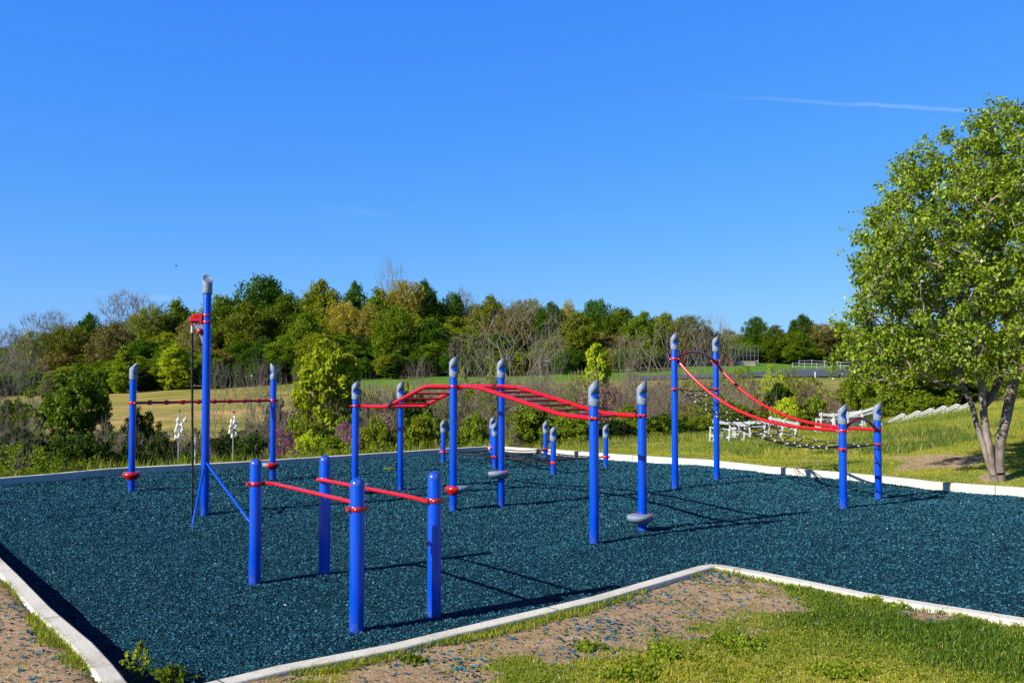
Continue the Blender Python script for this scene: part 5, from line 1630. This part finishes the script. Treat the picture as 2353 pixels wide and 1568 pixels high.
# ------------------------------------------------------------------ far right: lot, court, playground
def sheet(name, pts_px, dep_pairs, mat, lift):
    pass
def ground_sheet(name, xa, xb, ya, yb, cond, mat, lift, step=1.0):
    gx = np.arange(xa, xb, step); gy = np.arange(ya, yb, step)
    A1, A2 = np.meshgrid(gx, gy); ok = cond(A1, A2)
    z = height(A1, A2) + lift
    id_ = -np.ones(A1.shape, int); id_[ok] = np.arange(ok.sum())
    q1 = np.stack([id_[:-1, :-1], id_[:-1, 1:], id_[1:, 1:], id_[1:, :-1]], -1).reshape(-1, 4); q1 = q1[(q1 >= 0).all(1)]
    o = link_mesh(name, np_mesh(name, np.stack([A1[ok], A2[ok], z[ok]], 1), q1, smooth=True), mat); tag(o, kind='structure'); return o
m, nt, b = new_mat('asphalt')
n1 = noise(nt, .4, 5, .6); n2 = noise(nt, 30, 4, .6)
r1 = ramp(nt, [(.35, (.045, .05, .07)), (.65, (.085, .09, .115))]); nt.links.new(n1.outputs[0], r1.inputs[0]); nt.links.new(r1.outputs[0], b.inputs['Base Color'])
b.inputs['Roughness'].default_value = .85; bump(nt, b, n2.outputs[0], .3, .01)
def lotcond(x, y):
    X = x / y * F + 1176
    lo = 98.5 + 0 * X
    hi = np.interp(X, [1100, 1500, 1700, 1850, 1950, 2400], [103, 104, 106, 119, 120, 120])
    return (y > lo) & (y < hi) & (X > 1440)
ground_sheet('parking_lot', 0, 75, 97, 126, lotcond, m, .12, .5)
# white rail fence along the lot
def rail_fence(X0, X1, d0, d1, label, n=9, h=.9):
    a = Vector((xat(X0, d0), d0, 0)); c = Vector((xat(X1, d1), d1, 0)); a.z = hz(a.x, a.y); c.z = hz(c.x, c.y)
    e = empty('rail_fence', tuple(a), label, 'fence', 'white rail fences by the parking lot')
    P_ = []
    for k in range(n):
        p = a.lerp(c, k / (n - 1)); p.z = hz(p.x, p.y); P_.append(p - a)
        mb = MB(); mb.box(P_[-1] + Vector((0, 0, h / 2)), (.05, .05, h)); mb.build('fence_post', M['coupling'], e, smooth=False)
    for z in (.35, .8):
        mb = MB()
        for k in range(n - 1): mb.bar(P_[k] + Vector((0, 0, z)), P_[k + 1] + Vector((0, 0, z)), .02, .045)
        mb.build('fence_rail', M['coupling'], e, smooth=False)
rail_fence(1820, 1985, 121, 122, 'long white rail fence along the far edge of the parking lot', 7)
rail_fence(1835, 2010, 127, 128, 'second white rail fence behind the long one', 7)
# court fence and volleyball net
def zat(X, dep): return hz(xat(X, dep), dep)
def chain_fence(X0, X1, dep, h, label, n=9):
    a = Vector((xat(X0, dep), dep, 0)); c = Vector((xat(X1, dep), dep, 0)); a.z = min(zat(X0, dep), zat(X1, dep)); c.z = a.z
    e = empty('chain_link_fence', tuple(a), label, 'fence')
    L = c.x - a.x
    for k in range(n):
        mb = MB(); mb.tube([(L * k / (n - 1), 0, -.3), (L * k / (n - 1), 0, h)], .04, 8); mb.build('fence_post', M['greyfence'], e)
    for z in (h, h * .5, .1):
        mb = MB(); mb.tube([(0, 0, z), (L, 0, z)], .035, 6); mb.build('fence_rail', M['greyfence'], e)
    mb = MB(); s = .55; k = -h
    while k < L:
        x0, x1 = max(0, k), min(L, k + h)
        mb.bar((x0, .0, x0 - k), (x1, 0, x1 - k), .012, .012); mb.bar((x0, .02, h - (x0 - k)), (x1, .02, h - (x1 - k)), .012, .012)
        k += s
    mb.build('wire_mesh', M['greyfence'], e, smooth=False)
chain_fence(1680, 1742, 144, 2.9, 'tall chain link fence behind the volleyball net', 8)
dep = 139; a = Vector((xat(1690, dep), dep, 0)); a.z = zat(1715, dep)
e = empty('volleyball_net', tuple(a), 'volleyball net with white bands in front of the chain link fence', 'volleyball net')
L = xat(1740, dep) - a.x
zc_ = PD(1700, 829, dep).z - a.z; zd_ = PD(1700, 836.5, dep).z - a.z
for X0 in (0, L):
    mb = MB(); mb.tube([(X0, 0, -.2), (X0, 0, zc_ + .15)], .06, 8); mb.build('pole', M['steel'], e)
for zz, sag in ((zc_, .12), (zd_, .14)):
    mb = MB(); mb.tube([(L * t, 0, zz - sag * math.sin(math.pi * t)) for t in np.linspace(0, 1, 12)], .045, 6); mb.build('net_band', M['white'], e)
mb = MB()
for t in np.linspace(0, 1, 30): mb.bar((L * t, 0, zc_ - .12 * math.sin(math.pi * t)), (L * t, 0, zd_ - .14 * math.sin(math.pi * t)), .015, .015)
for f_ in (.25, .5, .75): mb.bar((0, 0, zd_ + (zc_ - zd_) * f_), (L, 0, zd_ + (zc_ - zd_) * f_ - .05), .015, .015)
mb.build('net', M['black'], e, smooth=False)
# low retaining wall
e = MB(); a2 = Vector((xat(1650, 137), 137, 0)); zz = zat(1680, 137)
e.box(((xat(1650, 137) + xat(1735, 137)) / 2, 137, zz + .25), (xat(1735, 137) - xat(1650, 137), .5, .9), None, .04)
m, nt, b = new_mat('retaining_concrete'); n1 = noise(nt, 2, 5); r1 = ramp(nt, [(.3, (.20, .17, .14)), (.7, (.32, .28, .23))]); nt.links.new(n1.outputs[0], r1.inputs[0]); nt.links.new(r1.outputs[0], b.inputs['Base Color'])
o = e.build('retaining_wall', m); tag(o, 'low pale concrete wall in front of the ball court', 'wall')
# far play structures
dep = 136
def far_play(X, kind, label, mat):
    x = xat(X, dep); z = zat(X, dep) + .1
    e = empty('play_structure' if kind != 'slide' else 'slide', (x, dep, z), label, 'play equipment', 'colourful play equipment on the far playground')
    if kind == 'tower':
        mb = MB()
        for sx in (-.8, .8):
            for sy in (-.6, .6): mb.tube([(sx, sy, -.3), (sx, sy, 2.1)], .07, 8)
        mb.build('frame_post', M['blue'], e)
        mb = MB(); mb.box((0, 0, 1.0), (1.7, 1.3, .1)); mb.build('deck', M['grey'], e)
        mb = MB(); mb.box((0, -.66, 1.45), (1.5, .06, .8), None, .02); mb.box((-.84, 0, 1.45), (.06, 1.1, .8), None, .02); mb.box((0, -.7, .45), (1.5, .06, .5), None, .02); mb.build('side_panel', M[mat], e)
    elif kind == 'slide':
        mb = MB()
        pts = [(-1.0, 0, 1.7), (-.6, 0, 1.65), (-.1, 0, 1.1), (.5, 0, .5), (1.0, 0, .25), (1.3, 0, .22)]
        for i in range(5):
            a_1, b_1 = Vector(pts[i]), Vector(pts[i + 1])
            mb.bar(a_1, b_1, .6, .05, math.pi / 2)
            for sy in (-.3, .3): mb.bar(a_1 + Vector((0, sy, .12)), b_1 + Vector((0, sy, .12)), .05, .25, math.pi / 2)
        mb.build('chute', M[mat], e)
        mb = MB()
        for sy in (-.3, .3): mb.tube([(-1.1, sy, -.2), (-1.0, sy, 2.1)], .05, 8)
        for k in range(5): mb.tube([(-1.08, -.3, .2 + k * .3), (-1.08, .3, .2 + k * .3)], .03, 6)
        mb.build('ladder', M['grey'], e)
    else:
        for k in range(5):
            pts = [(math.cos(a_3) * 1.7, (k - 2) * .35, max(0, math.sin(a_3)) * 1.4) for a_3 in np.linspace(0, math.pi, 12)]
            mb = MB(); mb.tube(pts, .05, 8); mb.build('arch', M[mat], e)
        mb = MB()
        for a_3 in np.linspace(.3, 2.8, 7): mb.tube([(math.cos(a_3) * 1.7, -.7, math.sin(a_3) * 1.4), (math.cos(a_3) * 1.7, .7, math.sin(a_3) * 1.4)], .04, 6)
        mb.build('crossbar', M[mat], e)
far_play(1528, 'tower', 'red panelled play tower on the far playground, left end', 'red')
far_play(1592, 'arch', 'dark red arched climber on the far playground', 'darkred')
far_play(1604, 'tower', 'green play tower on the far playground', 'green_p')
far_play(1618, 'slide', 'bright red slide on the far playground', 'red')
far_play(1664, 'slide', 'orange slide right of the second tall blue post', 'orange_p')
# lamp pole, small posts
def small_post(name, X, ytop, dep, r_, label, cat, mat, cap=False):
    x = xat(X, dep); z = zat(X, dep); h = PD(X, ytop, dep).z - z
    e = empty(name, (x, dep, z), label, cat)
    mb = MB(); mb.tube([(0, 0, -.2), (0, 0, h)], r_, 8); mb.build('pole', M[mat], e)
    if cap:
        mb = MB(); mb.tube([(0, 0, h - .05), (.5, 0, h + .02)], .035, 6); mb.build('arm', M[mat], e)
        mb = MB(); mb.box((.75, 0, h + .0), (.6, .3, .14), None, .03); mb.build('lamp_head', M[mat], e)
    else:
        mb = MB(); mb.lathe([(r_ * 1.3, 0), (r_ * 1.3, .06), (r_ * .6, .12)], (0, 0, h - .02), 10); mb.build('post_top', M['white'], e)
small_post('lamp_post', 1241, 829, 105, .07, 'small grey lamp post among the bare branches', 'lamp post', 'grey', True)
small_post('marker_post', 1872, 856, 99, .06, 'short pale blue post on the lawn edge by the parking lot', 'post', 'white')
small_post('marker_post', 15, 927, 80, .05, 'short pale post in the hayfield at the left edge', 'post', 'white')

# ------------------------------------------------------------------ camera, light, sky
cam = bpy.data.cameras.new('camera'); cam.sensor_width = 36; cam.lens = 36 * F / 2352.0; cam.clip_end = 5000; cam.clip_start = .05
co_ = bpy.data.objects.new('camera', cam); COL.objects.link(co_)
co_.location = (0, 0, CAMZ); co_.rotation_euler = (math.pi / 2 + PITCH, 0, 0)
sc.camera = co_
SE = math.radians(30.8)
sd_ = Vector((-.832 * math.cos(SE), -.555 * math.cos(SE), math.sin(SE))).normalized()
sl = bpy.data.lights.new('sun', 'SUN'); sl.energy = 5.0; sl.angle = math.radians(.53); sl.color = (1, .94, .84)
so = bpy.data.objects.new('sun', sl); COL.objects.link(so); so.rotation_euler = sd_.to_track_quat('Z', 'Y').to_euler(); so.location = (-20, -10, 20)
EXPO = .8
w = bpy.data.worlds.new('World'); sc.world = w; w.use_nodes = True; nt = w.node_tree
bg = nt.nodes['Background']
skyt = nt.nodes.new('ShaderNodeTexSky'); skyt.sky_type = 'NISHITA'; skyt.sun_disc = False
skyt.sun_elevation = SE; skyt.sun_rotation = math.atan2(sd_.x, sd_.y)
skyt.altitude = 200; skyt.air_density = 1.0; skyt.dust_density = .3; skyt.ozone_density = 2.0
hs = nt.nodes.new('ShaderNodeHueSaturation'); hs.inputs['Saturation'].default_value = 1.25; hs.inputs['Value'].default_value = 1.0
nt.links.new(skyt.outputs[0], hs.inputs['Color'])
sc_ = nt.nodes.new('ShaderNodeSeparateColor'); nt.links.new(hs.outputs[0], sc_.inputs[0]); cc_ = nt.nodes.new('ShaderNodeCombineColor')
for k_, (a_k, g_k) in enumerate(((.455, .80), (.72, .57), (1.053, .105))):
    pw = N(nt, 'ShaderNodeMath', operation='POWER'); nt.links.new(sc_.outputs[k_], pw.inputs[0]); pw.inputs[1].default_value = g_k
    ml = N(nt, 'ShaderNodeMath', operation='MULTIPLY'); nt.links.new(pw.outputs[0], ml.inputs[0]); ml.inputs[1].default_value = a_k * 10 ** (1 - g_k) / 2 ** EXPO
    nt.links.new(ml.outputs[0], cc_.inputs[k_])
# unseen sky above the view, dimmed towards the zenith to weaken blue fill light
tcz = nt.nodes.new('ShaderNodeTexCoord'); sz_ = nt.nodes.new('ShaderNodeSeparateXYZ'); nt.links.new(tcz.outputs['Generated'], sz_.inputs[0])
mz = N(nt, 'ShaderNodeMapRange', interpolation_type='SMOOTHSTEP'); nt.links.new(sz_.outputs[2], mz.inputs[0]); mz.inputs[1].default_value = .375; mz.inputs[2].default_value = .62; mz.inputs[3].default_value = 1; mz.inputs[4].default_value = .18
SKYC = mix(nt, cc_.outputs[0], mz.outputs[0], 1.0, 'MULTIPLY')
# faint high vapour trail and wisps, fixed to directions in the sky
tc = nt.nodes.new('ShaderNodeTexCoord')
def streak(X0, Y0, X1, Y1, width, strength, nscale):
    d0, d1 = ray(X0, Y0).normalized(), ray(X1, Y1).normalized()
    nr = d0.cross(d1).normalized(); md = (d0 + d1).normalized(); tg = (d1 - d0).normalized(); half = (d1 - d0).length / 2
    dn = N(nt, 'ShaderNodeVectorMath', operation='DOT_PRODUCT'); nt.links.new(tc.outputs['Generated'], dn.inputs[0]); dn.inputs[1].default_value = nr
    nz_ = noise(nt, nscale, 6, .6, tc.outputs['Generated'])
    wob = N(nt, 'ShaderNodeMath', operation='MULTIPLY_ADD'); nt.links.new(nz_.outputs[0], wob.inputs[0]); wob.inputs[1].default_value = width * 3; wob.inputs[2].default_value = -width * 1.5
    ad = N(nt, 'ShaderNodeMath', operation='ADD'); nt.links.new(dn.outputs['Value'], ad.inputs[0]); nt.links.new(wob.outputs[0], ad.inputs[1])
    ab = N(nt, 'ShaderNodeMath', operation='ABSOLUTE'); nt.links.new(ad.outputs[0], ab.inputs[0])
    m1 = N(nt, 'ShaderNodeMapRange', interpolation_type='SMOOTHSTEP'); nt.links.new(ab.outputs[0], m1.inputs[0]); m1.inputs[1].default_value = 0; m1.inputs[2].default_value = width; m1.inputs[3].default_value = 1; m1.inputs[4].default_value = 0
    dt = N(nt, 'ShaderNodeVectorMath', operation='DOT_PRODUCT'); nt.links.new(tc.outputs['Generated'], dt.inputs[0]); dt.inputs[1].default_value = tg
    c0 = md.dot(tg)
    m2 = N(nt, 'ShaderNodeMapRange', interpolation_type='SMOOTHSTEP'); nt.links.new(dt.outputs['Value'], m2.inputs[0]); m2.inputs[1].default_value = c0 - half; m2.inputs[2].default_value = c0 + half * .6; m2.inputs[3].default_value = 0; m2.inputs[4].default_value = 1
    m3 = N(nt, 'ShaderNodeMapRange', interpolation_type='SMOOTHSTEP'); nt.links.new(dt.outputs['Value'], m3.inputs[0]); m3.inputs[1].default_value = c0 + half * .92; m3.inputs[2].default_value = c0 + half * 1.02; m3.inputs[3].default_value = 1; m3.inputs[4].default_value = 0
    dd = N(nt, 'ShaderNodeVectorMath', operation='DOT_PRODUCT'); nt.links.new(tc.outputs['Generated'], dd.inputs[0]); dd.inputs[1].default_value = md
    m4 = N(nt, 'ShaderNodeMath', operation='GREATER_THAN'); nt.links.new(dd.outputs['Value'], m4.inputs[0]); m4.inputs[1].default_value = .3
    out = None
    for s in (m1, m2, m3, m4, nz_):
        if out is None: out = s.outputs[0]; continue
        mu = N(nt, 'ShaderNodeMath', operation='MULTIPLY'); nt.links.new(out, mu.inputs[0]); nt.links.new(s.outputs[0], mu.inputs[1]); out = mu.outputs[0]
    mu = N(nt, 'ShaderNodeMath', operation='MULTIPLY'); nt.links.new(out, mu.inputs[0]); mu.inputs[1].default_value = strength
    return mu.outputs[0]
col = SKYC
for a in ((1520, 214, 2300, 258, .0028, .20, 14), (120, 668, 420, 690, .004, .10, 10), (680, 470, 900, 492, .006, .05, 10)):
    f = streak(*a)
    col = mix(nt, col, (7.0, 7.6, 8.2), f)
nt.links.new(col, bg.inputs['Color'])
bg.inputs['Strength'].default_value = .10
sc.view_settings.view_transform = 'Standard'; sc.view_settings.look = 'None'; sc.view_settings.gamma = 1; sc.view_settings.exposure = EXPO
sc.view_settings.use_curve_mapping = False
sc.cycles.max_bounces = 6; sc.cycles.diffuse_bounces = 3; sc.cycles.transparent_max_bounces = 4
